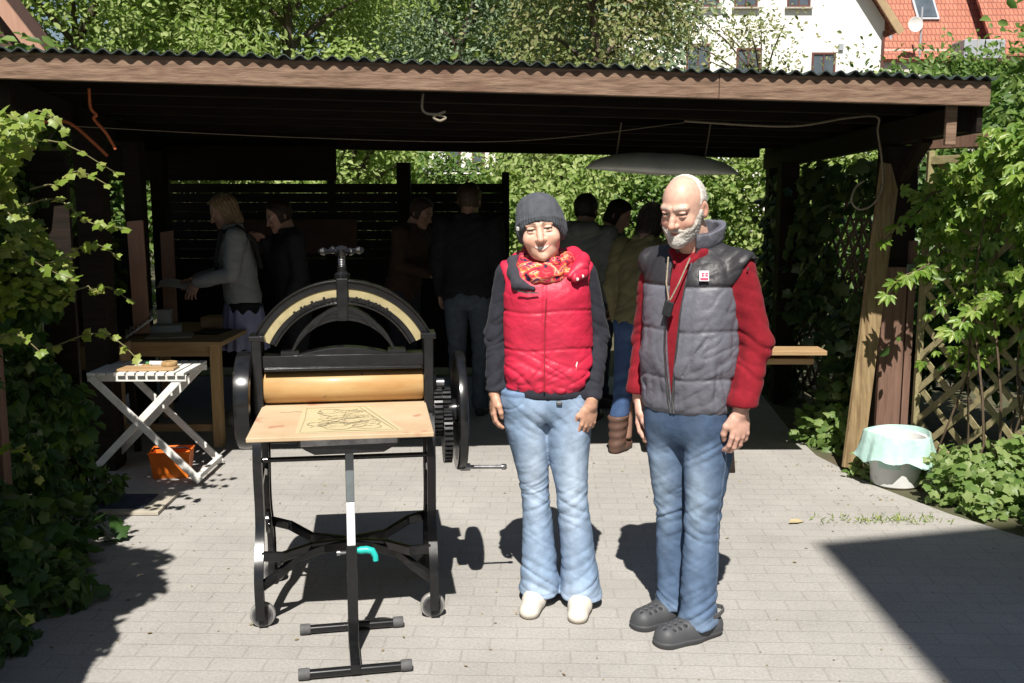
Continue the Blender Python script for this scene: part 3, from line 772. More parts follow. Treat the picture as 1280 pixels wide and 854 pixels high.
# orange bin under the table
ob = thing('orange_basket', 'orange plastic basket on the paving under the white table', 'basket', (-2.05, 5.84, 0), .15)
m_ = MB()
def tub(mb, w0, d0, w1, d1, h, th=.006):
    ou = [(-w0, -d0, 0), (w0, -d0, 0), (w0, d0, 0), (-w0, d0, 0), (-w1, -d1, h), (w1, -d1, h), (w1, d1, h), (-w1, d1, h)]
    inn = [(-w0 + th, -d0 + th, th), (w0 - th, -d0 + th, th), (w0 - th, d0 - th, th), (-w0 + th, d0 - th, th), (-w1 + th, -d1 + th, h), (w1 - th, -d1 + th, h), (w1 - th, d1 - th, h), (-w1 + th, d1 - th, h)]
    mb.add(ou + inn, [(0, 3, 2, 1), (0, 1, 5, 4), (1, 2, 6, 5), (2, 3, 7, 6), (3, 0, 4, 7), (8, 9, 10, 11), (8, 12, 13, 9), (9, 13, 14, 10), (10, 14, 15, 11), (11, 15, 12, 8), (4, 5, 13, 12), (5, 6, 14, 13), (6, 7, 15, 14), (7, 4, 12, 15)])
tub(m_, .100, .075, .118, .090, .155)
m_.build('tub', M['orange_plastic'], ob, bevel=.002)
m_ = MB(); m_.tube([(-.118, -.09, .155), (.118, -.09, .155), (.118, .09, .155), (-.118, .09, .155), (-.118, -.09, .155)], .007, 8); m_.build('rim', M['orange_plastic'], ob, smooth=True)
m_ = MB(); m_.tube([(-.115, 0, .15), (-.09, -.05, .18), (0, -.085, .19), (.09, -.05, .18), (.115, 0, .15)], .005, 8); m_.build('handle', M['black_fabric'], ob, smooth=True)
# flat board with a dark mat on the ground by the hedge
o = thing('doormat', 'dark blue mat on a pale board lying at the foot of the hedge', 'mat', (-2.08, 5.24, 0), .02)
m_ = MB(); m_.box((0, 0, .012), (.42, .36, .02)); m_.build('board', M['stone_pale'], o, bevel=.003)
m_ = MB(); m_.box((-.04, 0, .026), (.30, .25, .007)); m_.build('mat', M['mat_blue'], o, bevel=.002)
# leaning boards at the left
def leaning(name, label, base, top, w_, th, mat, up=(0, 1, 0), cat='board', group=None):
    o = thing(name, label, cat, (base[0], base[1], 0), 0, group)
    m_ = MB(); m_.sweep([base, top], w_, th, up=up); m_.build('plank', mat, o, world=True, bevel=.003); return o
leaning('leaning_plank', 'narrow pale pink plank leaning by the third left post', (-2.52, 6.72, 0.74), (-2.58, 6.86, 1.50), .11, .02, M['pink_wood'])
leaning('leaning_plank', 'short reddish offcut leaning behind the pink plank', (-2.52, 7.3, 0.74), (-2.62, 7.6, 1.40), .10, .02, M['pink_wood'])
# long plank leaning on the right post
leaning('leaning_plank', 'long yellowish plank leaning against the right carport post', (2.085, 5.93, 0.02), (2.30, 6.14, 1.86), .130, .028, M['plank'], up=(.25, -1, 0))
# bucket with mint bin bag
bk = thing('bucket', 'white bucket lined with a mint green bin bag beside the leaning plank', 'bucket', (2.245, 5.66, 0))
m_ = MB(); m_.lathe([(0, 0), (.125, 0), (.135, .01), (.165, .27), (.172, .275), (.172, .29), (.158, .285), (.13, .02), (0, .012)], 40, 'z'); m_.build('pail', M['bucket'], bk, smooth=True)
m_ = MB(); n = 64; prof = [(.150, .12), (.165, .27), (.178, .315), (.186, .308), (.196, .26), (.212, .20), (.222, .165), (.218, .16)]
vs = []; fs = []
for i, (r_, h_) in enumerate(prof):
    for j in range(n):
        a = 2 * PI * j / n
        k = max(0, i - 2) / 5
        rr_ = r_ + k * (.012 * math.sin(a * 9 + i) + .008 * math.sin(a * 17 + 2)) + .004 * math.sin(a * 5)
        hh = h_ + k * (.014 * math.sin(a * 3 + 1) + .009 * math.sin(a * 7)) + (.007 * math.sin(a * 2 + .5) if i >= 2 else 0)
        vs.append((rr_ * math.cos(a), rr_ * math.sin(a), hh))
for i in range(len(prof) - 1):
    for j in range(n):
        a = i * n + j; b = i * n + (j + 1) % n; fs.append((a, b, b + n, a + n))
m_.add(vs, fs); m_.build('bin_bag', M['bag'], bk, smooth=True)
# plank table behind the man
tb2 = thing('trestle_table', 'low table of pale planks half hidden behind the man', 'table', (1.52, 6.12, 0))
for k, (dx_, w_, mt) in enumerate(((0, .16, M['wood_x']), (.04, .16, M['pink_wood']))):
    m_ = MB(); m_.box((-.05 - dx_, -.1 + .2 * (k - .0), .70 + .032 * (1 - k) - .0), (.86, .19, .028)); m_.build('plank', mt, tb2, bevel=.003)
m_ = MB(); m_.box((-.05, .04, .668), (.75, .32, .034)); m_.build('under_board', M['wood_x'], tb2)
for sx in (-1, 1):
    for sy in (-1, 1):
        m_ = MB(); m_.sweep([(-.36 + sx * .15, sy * .06, .65), (-.36 + sx * .18, sy * .22, 0)], .04, .04, up=(0, 1, 0)); m_.build('leg', M['wood_dark'], tb2)
# ropes and wires
def rope(name, label, pts, r_, mat, cat='rope', n=8, smoothn=6):
    P_ = [Vector(p) for p in pts]; out = []
    for i in range(len(P_) - 1):
        p0, p1, p2, p3 = P_[max(i - 1, 0)], P_[i], P_[i + 1], P_[min(i + 2, len(P_) - 1)]
        for k in range(smoothn):
            t = k / smoothn
            out.append(.5 * ((2 * p1) + (-p0 + p2) * t + (2 * p0 - 5 * p1 + 4 * p2 - p3) * t * t + (-p0 + 3 * p1 - 3 * p2 + p3) * t ** 3))
    out.append(P_[-1])
    m_ = MB(); m_.tube(out, r_, n); o = m_.build(name, mat, smooth=True); tag(o, label, cat); return o
rope('hanging_rope', 'orange rope hanging from the roof at the upper left, longer of two', [(-2.07, 5.0, 2.19), (-2.072, 5.01, 2.10), (-2.05, 5.02, 2.065), (-2.066, 5.03, 2.045), (-2.02, 5.05, 1.98), (-1.98, 5.06, 1.90)], .0075, M['orange_rope'])
rope('hanging_rope', 'orange rope slung from the left post under the roof', [(-2.38, 5.1, 2.03), (-2.28, 5.1, 2.045), (-2.2, 5.1, 2.02), (-2.10, 5.1, 1.93), (-2.04, 5.1, 1.87)], .008, M['orange_rope'])
rope('rope_loop', 'pale rope looped in a coil on the right carport post', [(1.0, 5.9, 2.10), (1.6, 5.9, 2.07), (1.95, 5.95, 2.12), (2.17, 6.05, 2.135), (2.19, 6.08, 2.05), (2.22, 6.07, 1.88), (2.23, 6.07, 1.72), (2.18, 6.07, 1.62), (2.10, 6.07, 1.59), (2.05, 6.07, 1.64), (2.07, 6.07, 1.72), (2.12, 6.07, 1.76)], .0065, M['rope'])
rope('washing_line', 'thin pale line strung under the roof from left to right', [(-2.3, 5.3, 2.03), (-1.2, 5.6, 1.99), (0, 5.8, 1.98), (1.0, 5.9, 2.09)], .0018, M['rope'], 'line')
rope('knotted_cord', 'frayed knot of cord hanging under the middle of the front purlin', [(-.44, 5.05, 2.17), (-.445, 5.05, 2.10), (-.42, 5.06, 2.075), (-.37, 5.06, 2.07), (-.33, 5.06, 2.055), (-.36, 5.06, 2.04), (-.39, 5.06, 2.06), (-.33, 5.06, 2.085)], .006, M['rope'], 'cord')
# hull-like board under the roof
hl = thing('boat_hull', 'pale grey boat-shaped hull hanging upside down under the roof', 'boat hull', (.98, 6.6, 1.86))
vs = []; fs = []; nu, nv = 28, 14
for i in range(nu + 1):
    u = -1 + 2 * i / nu; wv = (1 - abs(u) ** 2.2) ** .8 if abs(u) < 1 else 0
    for j in range(nv + 1):
        a = PI * j / nv
        vs.append((.50 * u, .26 * wv * math.cos(a), .135 * wv ** .8 * math.sin(a) - .05 + .04 * (u < 0) * abs(u)))
for i in range(nu):
    for j in range(nv):
        a = i * (nv + 1) + j; fs.append((a, a + 1, a + nv + 2, a + nv + 1))
m_ = MB(); m_.add(vs, fs); h_ = m_.build('hull', M['hull'], hl, smooth=True)
h_.modifiers.new('solid', 'SOLIDIFY').thickness = .012
for k in (-.3, .28):
    m_ = MB(); m_.tube([(k, .0, .06), (k + .03, -.0, .28)], .006, 6); m_.build('sling', M['rope'], hl)
# lamp and pole with red top at the left edge
lp = thing('spot_lamp', 'round dark spot lamp clamped to a pole at the left edge', 'lamp', (-2.56, 5.0, 0))
m_ = MB(); m_.lathe([(0, -.05), (.045, -.05), (.065, .02), (.07, .05), (.062, .05), (.05, .03), (0, .025)], 28, 'y', (.09, -.05, 1.97)); m_.build('lamp_head', M['tin'], lp, smooth=True)
m_ = MB(); m_.sweep([(0, 0, 0), (0, 0, 2.07)], .035, .035, up=(0, 1, 0)); m_.build('pole', pmat('green_pole', (.10, .20, .08)), lp, bevel=.003)
m_ = MB(); m_.box((-.0, -.0, 2.10), (.06, .05, .07)); m_.build('red_cap', M['red'], lp, bevel=.004)
m_ = MB(); m_.tube([(0, 0, 1.97), (.06, -.02, 1.97)], .01, 8); m_.build('bracket', M['tin'], lp)
# plywood sheet standing by the left posts
o = thing('dark_panel', 'tall dark plywood panel standing behind the hedge by the left posts', 'panel', (-2.42, 5.25, 0))
m_ = MB(); m_.box((.0, 0, .95), (.22, .03, 1.9)); m_.build('sheet', M['wood_dark'], o, bevel=.003)
m_ = MB(); m_.box((0, -.02, 1.82), (.2, .02, .05)); m_.build('batten', M['wood_dark'], o, bevel=.002)
# picture and boards on the back fence
for x_, w_, lab in ((-1.75, .62, 'faded brown picture sheet on the dark back fence behind the press arch'), (-2.35, .35, 'small brown sheet on the back fence behind the white-sweatered woman')):
    o = thing('wall_picture', lab, 'picture', (x_, 9.285, 1.3)); m_ = MB(); m_.box((0, 0, 0), (w_, .012, .32)); m_.build('print', M['picture'], o)
    m_ = MB(); m_.box((0, -.008, .165), (w_ + .02, .02, .02)); m_.build('batten', M['wood_dark'], o)
# ------------------------------------------------------------------ organic surfaces: distance fields meshed with surface nets
F = np.float32
def smin(a, b, k):
    h = np.clip(.5 + .5 * (b - a) / k, 0, 1); return b + (a - b) * h - k * h * (1 - h)
def smax(a, b, k): return -smin(-a, -b, k)
def sph(p, c, r): return np.sqrt((p[0] - c[0]) ** 2 + (p[1] - c[1]) ** 2 + (p[2] - c[2]) ** 2) - r
def cap(p, a, b, ra, rb=None):
    rb = ra if rb is None else rb
    ax, ay, az = a; d = (b[0] - ax, b[1] - ay, b[2] - az); dd = d[0] ** 2 + d[1] ** 2 + d[2] ** 2 + 1e-12
    qx, qy, qz = p[0] - ax, p[1] - ay, p[2] - az
    h = np.clip((qx * d[0] + qy * d[1] + qz * d[2]) / dd, 0, 1)
    return np.sqrt((qx - d[0] * h) ** 2 + (qy - d[1] * h) ** 2 + (qz - d[2] * h) ** 2) - (ra + (rb - ra) * h)
def chain(p, pts, rs, k=.012):
    d = None
    for i in range(len(pts) - 1):
        c = cap(p, pts[i], pts[i + 1], rs[i], rs[i + 1]); d = c if d is None else smin(d, c, k)
    return d
def ell(p, c, r, rot=None):
    q = [p[0] - c[0], p[1] - c[1], p[2] - c[2]]
    if rot is not None: q = loc3(q, rot)
    k0 = np.sqrt((q[0] / r[0]) ** 2 + (q[1] / r[1]) ** 2 + (q[2] / r[2]) ** 2) + 1e-6
    k1 = np.sqrt((q[0] / r[0] ** 2) ** 2 + (q[1] / r[1] ** 2) ** 2 + (q[2] / r[2] ** 2) ** 2) + 1e-6
    return k0 * (k0 - 1) / k1
def loc3(q, Mx):
    """coordinates of q in the frame with rotation Mx (world = Mx @ local)"""
    return [q[0] * Mx[0][i] + q[1] * Mx[1][i] + q[2] * Mx[2][i] for i in range(3)]
def loft(p, keys, n=2.2, round_=.015):
    """stack of superellipses along z: keys (z, cx, cy, a, b)"""
    K = np.array(keys, float); zs = K[:, 0]
    zz = np.linspace(zs[0], zs[-1], 160); tab = []
    for c in range(1, 5):
        y = K[:, c]; m = np.gradient(y, zs)
        i = np.clip(np.searchsorted(zs, zz) - 1, 0, len(zs) - 2); h = zs[i + 1] - zs[i]; t = (zz - zs[i]) / h
        tab.append((2 * t ** 3 - 3 * t ** 2 + 1) * y[i] + (t ** 3 - 2 * t ** 2 + t) * h * m[i] + (-2 * t ** 3 + 3 * t ** 2) * y[i + 1] + (t ** 3 - t ** 2) * h * m[i + 1])
    cx, cy, a, b = [np.interp(p[2], zz, t).astype(F) for t in tab]
    q = (np.abs((p[0] - cx) / a) ** n + np.abs((p[1] - cy) / b) ** n) ** (1 / n)
    d = (q - 1) * np.minimum(a, b)
    return smax(d, np.maximum(zs[0] - p[2], p[2] - zs[-1]), round_)
_fr = np.random.default_rng(3); _K = _fr.normal(size=(9, 3)); _PH = _fr.uniform(0, 6.28, 9)
def nz(p, f, seed=0):
    s = 0
    for i in range(6):
        j = (i + seed) % 9; k = _K[j] * f * (1 + .25 * i)
        s = s + np.sin(p[0] * k[0] + p[1] * k[1] + p[2] * k[2] + _PH[(j + seed) % 9])
    return s / 6
_gp = np.random.default_rng(9); _PERM = np.concatenate([_gp.permutation(256)] * 2).astype(np.int32)
_GR = _gp.normal(size=(256, 3)).astype(F); _GR /= np.linalg.norm(_GR, axis=1)[:, None]
def perlin(x, y, z):
    X, Y, Z = np.floor(x), np.floor(y), np.floor(z); fx, fy, fz_ = x - X, y - Y, z - Z
    X = X.astype(np.int32) & 255; Y = Y.astype(np.int32) & 255; Z = Z.astype(np.int32) & 255
    u, v, w_ = [t * t * t * (t * (t * 6 - 15) + 10) for t in (fx, fy, fz_)]
    r = 0
    for i in (0, 1):
        for j in (0, 1):
            for k in (0, 1):
                h = _PERM[(_PERM[(_PERM[(X + i) & 255] + Y + j) & 255] + Z + k) & 255]; G_ = _GR[h]
                r = r + (G_[:, 0] * (fx - i) + G_[:, 1] * (fy - j) + G_[:, 2] * (fz_ - k)) * (u if i else 1 - u) * (v if j else 1 - v) * (w_ if k else 1 - w_)
    return r
def detail(d, p, fn, near=.03):
    """adds fn only close to the surface"""
    m = np.abs(d) < near; q = [np.ascontiguousarray(c[m]) for c in p]
    d = d.copy(); d[m] += fn(q).astype(F); return d
def crease(q, f, sx=1.0, sz=1.0, slant=0.0, seed=0.0, sharp=3.0, warp=.35):
    """folds of cloth: soft ridges parted by narrow valleys (0 on ridges, 1 in the valleys)"""
    x = q[0] * f * sx + seed; y = q[1] * f * sx + seed * .7; z = (q[2] + slant * q[0] + .3 * slant * q[1]) * f * sz
    wv = perlin(x * .6 + 5, y * .6, z * .6)
    n = perlin(x + warp * wv * 2, y + warp * wv, z + warp * wv * 2)
    return np.clip(1 - np.abs(n) * sharp, 0, 1) ** 1.5
def nets(fn, lo, hi, h):
    lo = np.array(lo, float); n = np.ceil((np.array(hi) - lo) / h).astype(int) + 1
    ax = [(lo[i] + h * np.arange(n[i])).astype(F) for i in range(3)]
    p = np.meshgrid(*ax, indexing='ij'); v = fn(p).astype(F)
    v[0] = v[-1] = np.maximum(v[0], .001); v[0] = np.maximum(v[0], .001)
    for a_ in range(3):
        sl = [slice(None)] * 3
        for e in (0, -1):
            sl[a_] = e; v[tuple(sl)] = np.maximum(v[tuple(sl)], .001)
    s = v < 0
    cnt = np.zeros(tuple(k - 1 for k in n), np.int8); offs = [(i, j, k) for i in (0, 1) for j in (0, 1) for k in (0, 1)]
    for i, j, k in offs: cnt += s[i:n[0] - 1 + i, j:n[1] - 1 + j, k:n[2] - 1 + k]
    act = (cnt > 0) & (cnt < 8); idx = np.argwhere(act); N_ = len(idx)
    cv = {o: v[idx[:, 0] + o[0], idx[:, 1] + o[1], idx[:, 2] + o[2]] for o in offs}
    acc = np.zeros((N_, 3)); c = np.zeros(N_)
    for o in offs:
        for a_ in range(3):
            if o[a_] == 0:
                o2 = list(o); o2[a_] = 1; o2 = tuple(o2); A, B = cv[o], cv[o2]
                m = (A < 0) != (B < 0); t = np.where(m, A / np.where(m, A - B, 1), 0)
                pos = np.tile(np.array(o, float), (N_, 1)); pos[:, a_] = t
                acc[m] += pos[m]; c[m] += 1
    V = lo + h * (idx + acc / c[:, None])
    im = -np.ones(act.shape, np.int32); im[act] = np.arange(N_)
    Q = []
    for a_ in range(3):
        b_, c_ = (a_ + 1) % 3, (a_ + 2) % 3
        sl0 = [slice(None)] * 3; sl1 = [slice(None)] * 3; sl0[a_] = slice(0, -1); sl1[a_] = slice(1, None)
        S0, S1 = s[tuple(sl0)], s[tuple(sl1)]
        e = np.argwhere(S0 != S1)
        e = e[(e[:, b_] > 0) & (e[:, c_] > 0) & (e[:, b_] < n[b_] - 1) & (e[:, c_] < n[c_] - 1)]
        fl = S0[e[:, 0], e[:, 1], e[:, 2]]
        def cell(db, dc):
            q = e.copy(); q[:, b_] += db; q[:, c_] += dc; return im[q[:, 0], q[:, 1], q[:, 2]]
        q = np.stack([cell(-1, -1), cell(0, -1), cell(0, 0), cell(-1, 0)], 1)
        q[~fl] = q[~fl][:, ::-1]; Q.append(q)
    return V, np.concatenate(Q)
def polish(V, Q, it=2, lam=.5):
    """light smoothing of the net"""
    n = len(V)
    for k in range(it):
        for l in (lam, -lam * .92):
            S = np.zeros((n, 3)); C = np.zeros(n)
            for a_, b_ in ((0, 1), (1, 2), (2, 3), (3, 0)):
                np.add.at(S, Q[:, a_], V[Q[:, b_]]); np.add.at(C, Q[:, a_], 1)
                np.add.at(S, Q[:, b_], V[Q[:, a_]]); np.add.at(C, Q[:, b_], 1)
            V = V + l * (S / np.maximum(C, 1)[:, None] - V)
    return V
def skin_mesh(name, parts, mat, parent, tint=None):
    """parts: list of (V, Q, colour or colour function)"""
    Vs = []; Qs = []; Cs = []; n = 0
    for V, Q, c in parts:
        Vs.append(V); Qs.append(Q + n); n += len(V)
        Cs.append(c(V) if callable(c) else np.tile(np.array(c, float), (len(V), 1)))
    V = np.concatenate(Vs); Q = np.concatenate(Qs); C = np.concatenate(Cs)
    me = bpy.data.meshes.new(name)
    me.vertices.add(len(V)); me.vertices.foreach_set('co', V.astype(F).ravel())
    me.loops.add(Q.size); me.loops.foreach_set('vertex_index', Q.astype(np.int32).ravel())
    me.polygons.add(len(Q)); me.polygons.foreach_set('loop_start', np.arange(0, Q.size, 4, dtype=np.int32))
    try: me.polygons.foreach_set('loop_total', np.full(len(Q), 4, np.int32))
    except Exception: pass
    me.update(calc_edges=True); me.validate()
    me.polygons.foreach_set('use_smooth', np.ones(len(me.polygons), bool))
    at = me.color_attributes.new('tint', 'FLOAT_COLOR', 'POINT')
    at.data.foreach_set('color', np.concatenate([C, np.ones((len(C), 1))], 1).astype(F).ravel())
    me.materials.append(mat)
    return link_mesh(name, me, parent)
def solid(fn, lo, hi, h, col, it=2):
    V, Q = nets(fn, lo, hi, h); V = polish(V, Q, it) if it else V
    return (V, Q, col)
def rotm(yaw=0, pitch=0, roll=0):
    """yaw about z, pitch about x (positive looks down), roll about y"""
    return np.array(Matrix.Rotation(R(yaw), 3, 'Z') @ Matrix.Rotation(R(pitch), 3, 'X') @ Matrix.Rotation(R(roll), 3, 'Y'))
def inhead(p, C, Mx): return loc3([p[0] - C[0], p[1] - C[1], p[2] - C[2]], Mx)

# ---- head: origin between the eyes, facing -Y, crown at +.105, chin at -.12
def skull(p, j=1.0):
    d = ell(p, (0, .012, .018), (.074, .094, .090))
    d = smin(d, ell(p, (0, -.022, -.050), (.060 * j, .066, .072)), .03)
    d = smin(d, ell(p, (0, -.040, -.092), (.036 * j, .040, .030)), .03)
    return d
def head_sdf(p, male=False, smile=False):
    j = 1.06 if male else 1.09
    ax = np.abs(p[0]); q = [ax, p[1], p[2]]
    d = skull(p, j)
    d = smin(d, sph(q, (.040, -.056, -.038), .0205 if not smile else .0285), .018)        # cheeks
    d = smin(d, sph(p, (0, -.076, -.108), .016), .018)                                  # chin
    d = smin(d, cap(q, (.010, -.083, .018), (.044, -.068, .018), .010 if male else .007), .014)     # brow
    d = smax(d, -ell(q, (.031, -.098, -.002), (.019, .022, .013)), .012)                # sockets
    d = smin(d, sph(q, (.031, -.071, -.002), .0125), .003)                              # eyeballs
    d = smin(d, ell(q, (.031, -.077, .005), (.016, .009, .005)), .004)                  # upper lids
    d = smin(d, ell(q, (.031, -.076, -.010), (.015, .009, .004)), .005)                 # lower lids
    d = smin(d, chain(p, [(0, -.080, .006), (0, -.094, -.020), (0, -.106, -.040)], [.009, .010, .0125], .006), .010)  # nose
    d = smin(d, sph(q, (.0125, -.092, -.043), .0088), .006)
    d = smax(d, -sph(q, (.006, -.103, -.053), .0042), .003)
    mw = .030 if smile else .021; up = .008 if smile else -.001
    if smile: d = smax(d, -chain([ax, p[1], p[2]], [(.020, -.100, -.045), (.036, -.084, -.068)], [.004, .003], .003), .008)
    d = smin(d, chain([ax, p[1], p[2]], [(0, -.0885, -.066), (mw, -.078, -.066 + up)], [.0062, .003], .004), .005)     # lips
    d = smin(d, chain([ax, p[1], p[2]], [(0, -.0875, -.079), (mw, -.078, -.069 + up)], [.0072, .003], .004), .005)
    d = smax(d, -chain([ax, p[1], p[2]], [(0, -.098, -.0725), (mw, -.085, -.068 + up)], [.0035 if smile else .0018, .0015], .002), .003)
    # ears
    e = ell(q, (.076, .014, -.014), (.008, .020, .032), rotm(-18, 0, 0)); e = smax(e, -ell(q, (.086, .008, -.012), (.009, .010, .020)), .006)
    d = smin(d, e, .008)
    return d
def face_tint(skin, lip, brow, smile=False, iris=(.05, .035, .025), squint=.5):
    def f(L):
        n = len(L); C = np.tile(np.array(skin, float), (n, 1)); x, y, z = np.abs(L[:, 0]), L[:, 1], L[:, 2]
        fr = y < -.03
        def put(m, c, a=1.0):
            a = (np.clip(m, 0, 1) * a)[:, None]; C[:] = C * (1 - a) + np.array(c, float) * a
        red = (skin[0] * 1.0, skin[1] * .72, skin[2] * .66)
        put(np.exp(-(((x - .042) / .02) ** 2 + ((z + .042) / .018) ** 2)) * fr, red, .55)
        put(np.exp(-((L[:, 0] / .012) ** 2 + ((z + .042) / .012) ** 2)) * (y < -.085), red, .6)
        put((x > .074) * (np.abs(z + .014) < .04) * 1.0, red, .5)
        mw = .030 if smile else .021; up = .008 if smile else -.001
        zc = -.0725 + (np.clip(x / mw, 0, 1) ** 2) * (.0045 + up)
        lipm = (np.abs(z - zc) < .0115 * np.sqrt(np.clip(1 - (x / (mw + .002)) ** 2, 0, 1))) & (y < -.066)
        put(lipm * 1.0, lip, .85)
        if smile: put(((np.abs(z - zc) < .0060 * np.sqrt(np.clip(1 - (x / (mw - .004)) ** 2, 0, 1))) & (y < -.066)) * 1.0, (.72, .68, .6))
        else: put(((np.abs(z - zc) < .0016) & (x < mw) & (y < -.066)) * 1.0, (.16, .05, .04))
        zb = .019 + (.006 if smile else .003) * np.sin(np.clip((x - .01) / .038, 0, 1) * 2.2)
        put(((np.abs(z - zb) < .0042) & (x > .011) & (x < .047) & fr) * 1.0, brow, .8)
        ex = (x - .031) / .0145; ez = (z + .002) / (.0058 * squint + .0016)
        put(((ex ** 2 + ez ** 2 < 1) & fr) * 1.0, (.55, .52, .48))
        put((((x - .031) / .0078) ** 2 + (ez) ** 2 < 1.1) * fr * 1.0, iris)
        put(((np.abs(ex) < 1.08) & (np.abs(z + .002 - (.0058 * squint + .0016) * np.sqrt(np.clip(1.16 - ex ** 2, 0, 2))) < .0020) & fr) * 1.0, (.05, .03, .025), .9)
        return np.clip(C, 0, 1)
    return f

# ---- hand: wrist at 0, fingers along -v; u = towards the thumb side, w = palm normal
def hand_sdf(p, W, U, Wn, Vd, sc=1.0, curl=(18, 28, 20), spread=4, thumb_in=0.0):
    U = np.array(U, float); U /= np.linalg.norm(U); Vd = np.array(Vd, float); Vd -= U * U.dot(Vd); Vd /= np.linalg.norm(Vd)
    Wn_ = np.cross(U, Vd); Wn_ = Wn_ if Wn_.dot(np.array(Wn, float)) > 0 else -Wn_
    Mx = np.stack([U, Wn_, Vd], 1)
    q = loc3([p[0] - W[0], p[1] - W[1], p[2] - W[2]], Mx); q = [a / sc for a in q]
    d = cap(q, (0, 0, -.03), (0, 0, .0), .027, .026)
    d = smin(d, ell(q, (.001, .001, .045), (.041, .0155, .054)), .02)
    d = smin(d, cap(q, (.026, .004, .03), (.034, .006, .05), .015, .012), .012)
    roots = [(.030, .088, .078), (.0105, .093, .085), (-.010, .090, .079), (-.029, .082, .062)]
    fing = None
    for i, (u, v, l) in enumerate(roots):
        a = R(-spread * (i - 1.5)); pos = np.array([u, 0, v - .02]); pts = [pos]; ang = 0
        for k, (fr_, cu) in enumerate(((.26, 0), (.42, curl[0]), (.30, curl[1]), (.26, curl[2]))):
            ang += R(cu * (1 + .12 * i)); L_ = l * fr_
            pos = pos + np.array([math.sin(a) * math.cos(ang), math.sin(ang), math.cos(a) * math.cos(ang)]) * L_; pts.append(pos)
        r0 = (.0092, .0096, .0090, .0080)[i]
        c = chain(q, pts, [r0 * 1.05, r0, r0 * .93, r0 * .88, r0 * .74], .004)
        d = smin(d, c, .005 if fing is None else .0035); fing = c
    t = chain(q, [(.026, .006, .022), (.047 - thumb_in, .014, .052), (.050 - thumb_in, .024, .080), (.043 - thumb_in, .032, .103)], [.0145, .0125, .0105, .0085], .006)
    return smin(d, t, .007) * sc

# =================================================================== the woman in the red vest
WO = thing('person', 'smiling woman in red padded vest, dark beanie and pale flared jeans', 'person', (.138, 3.955, 0), 0)
WO.scale = (1.045, 1.045, 1.0)
HC = np.array([-.024, -.030, 1.545]); HM = rotm(-5, 1, -8)
def w_arm(p, side, rs):
    if side < 0: pts = [(-.142, .012, 1.362), (-.190, .03, 1.12), (-.196, -.02, .905)]
    else: pts = [(.138, .015, 1.366), (.196, .03, 1.115), (.172, -.085, .888)]
    return chain(p, pts, rs, .02), pts
def w_head(p):
    d = head_sdf(inhead(p, HC, HM), smile=True)
    return smin(d, cap(p, (-.012, .012, 1.47), (0, .025, 1.36), .052, .062), .02)
tintw = face_tint((.66, .40, .30), (.52, .17, .15), (.12, .07, .045), smile=True, squint=.26)
def w_col(V):
    L = (V - HC) @ HM; return tintw(L)
WL = (-.200, -.026, .888); WRt = (.166, -.098, .852)
h1 = solid(lambda p: hand_sdf(p, WL, (.25, -1, 0), (1, .25, 0), (-.06, -.12, -1), .90, curl=(16, 24, 18)), (-.30, -.16, .66), (-.10, .08, .96), .0032, (.52, .29, .20), 1)
h2 = solid(lambda p: hand_sdf(p, WRt, (-.85, -.5, .1), (-.3, .8, 0), (-.38, -.10, -1), .90, curl=(20, 30, 22)), (.02, -.24, .66), (.28, .04, .94), .0032, (.52, .29, .20), 1)
def w_core(p):
    d = loft(p, [(.86, 0, 0, .13, .09), (1.05, 0, 0, .13, .09), (1.25, 0, 0, .14, .09), (1.36, 0, .01, .12, .07), (1.42, 0, .02, .06, .05)])
    d = smin(d, loft(p, [(.06, -.02, .02, .04, .045), (.45, -.045, .01, .045, .05), (.88, -.085, 0, .07, .08)]), .02)
    d = smin(d, loft(p, [(.06, .14, -.01, .04, .045), (.45, .10, -.02, .045, .05), (.88, .088, 0, .07, .08)]), .02)
    for s_, W_ in ((-1, WL), (1, WRt)):
        a, pts = w_arm(p, s_, [.045, .036, .026]); d = smin(d, a, .02)
    return d
skin_mesh('body', [solid(w_head, (-.15, -.18, 1.38), (.12, .14, 1.69), .0027, w_col, 1), h1, h2, solid(w_core, (-.3, -.15, .05), (.3, .15, 1.46), .016, (.52, .29, .20), 1)], M['skin'], WO)
# hair at the temples, a little shows under the hat
def w_hat(p):
    q = inhead(p, HC, HM)
    d = ell(q, (0, .014, .026), (.090, .105, .096))
    d = smin(d, ell([np.abs(q[0]), q[1], q[2]], (.076, .016, -.018), (.016, .03, .04)), .03)
    d = smin(d, ell(q, (-.004, .03, .085), (.070, .075, .050)), .04)
    d = d + .0022 * np.sin(np.arctan2(q[0], q[1]) * 46) * (q[2] < .06) + .003 * nz(q, 45)
    band = .0022 * np.exp(-((q[2] - (.052 - .35 * (q[1] + .1))) / .006) ** 2)
    d = d - band
    cut = (.036 - .90 * (q[1] + .095)) - q[2]
    cut = np.maximum(cut, -.058 - q[2])
    return smax(d, cut, .008)
hat_o = skin_mesh('beanie', [solid(w_hat, (-.16, -.18, 1.46), (.12, .18, 1.72), .003, (.075, .080, .092), 1)], M['knit'], WO)
lab = MB(); c_ = HC + HM @ np.array([-.082, -.052, .012]); lab.box(tuple(c_), (.006, .012, .012), rot=(.2, -.1, .5)); lab.build('label_patch', M['paper'], hat_o)
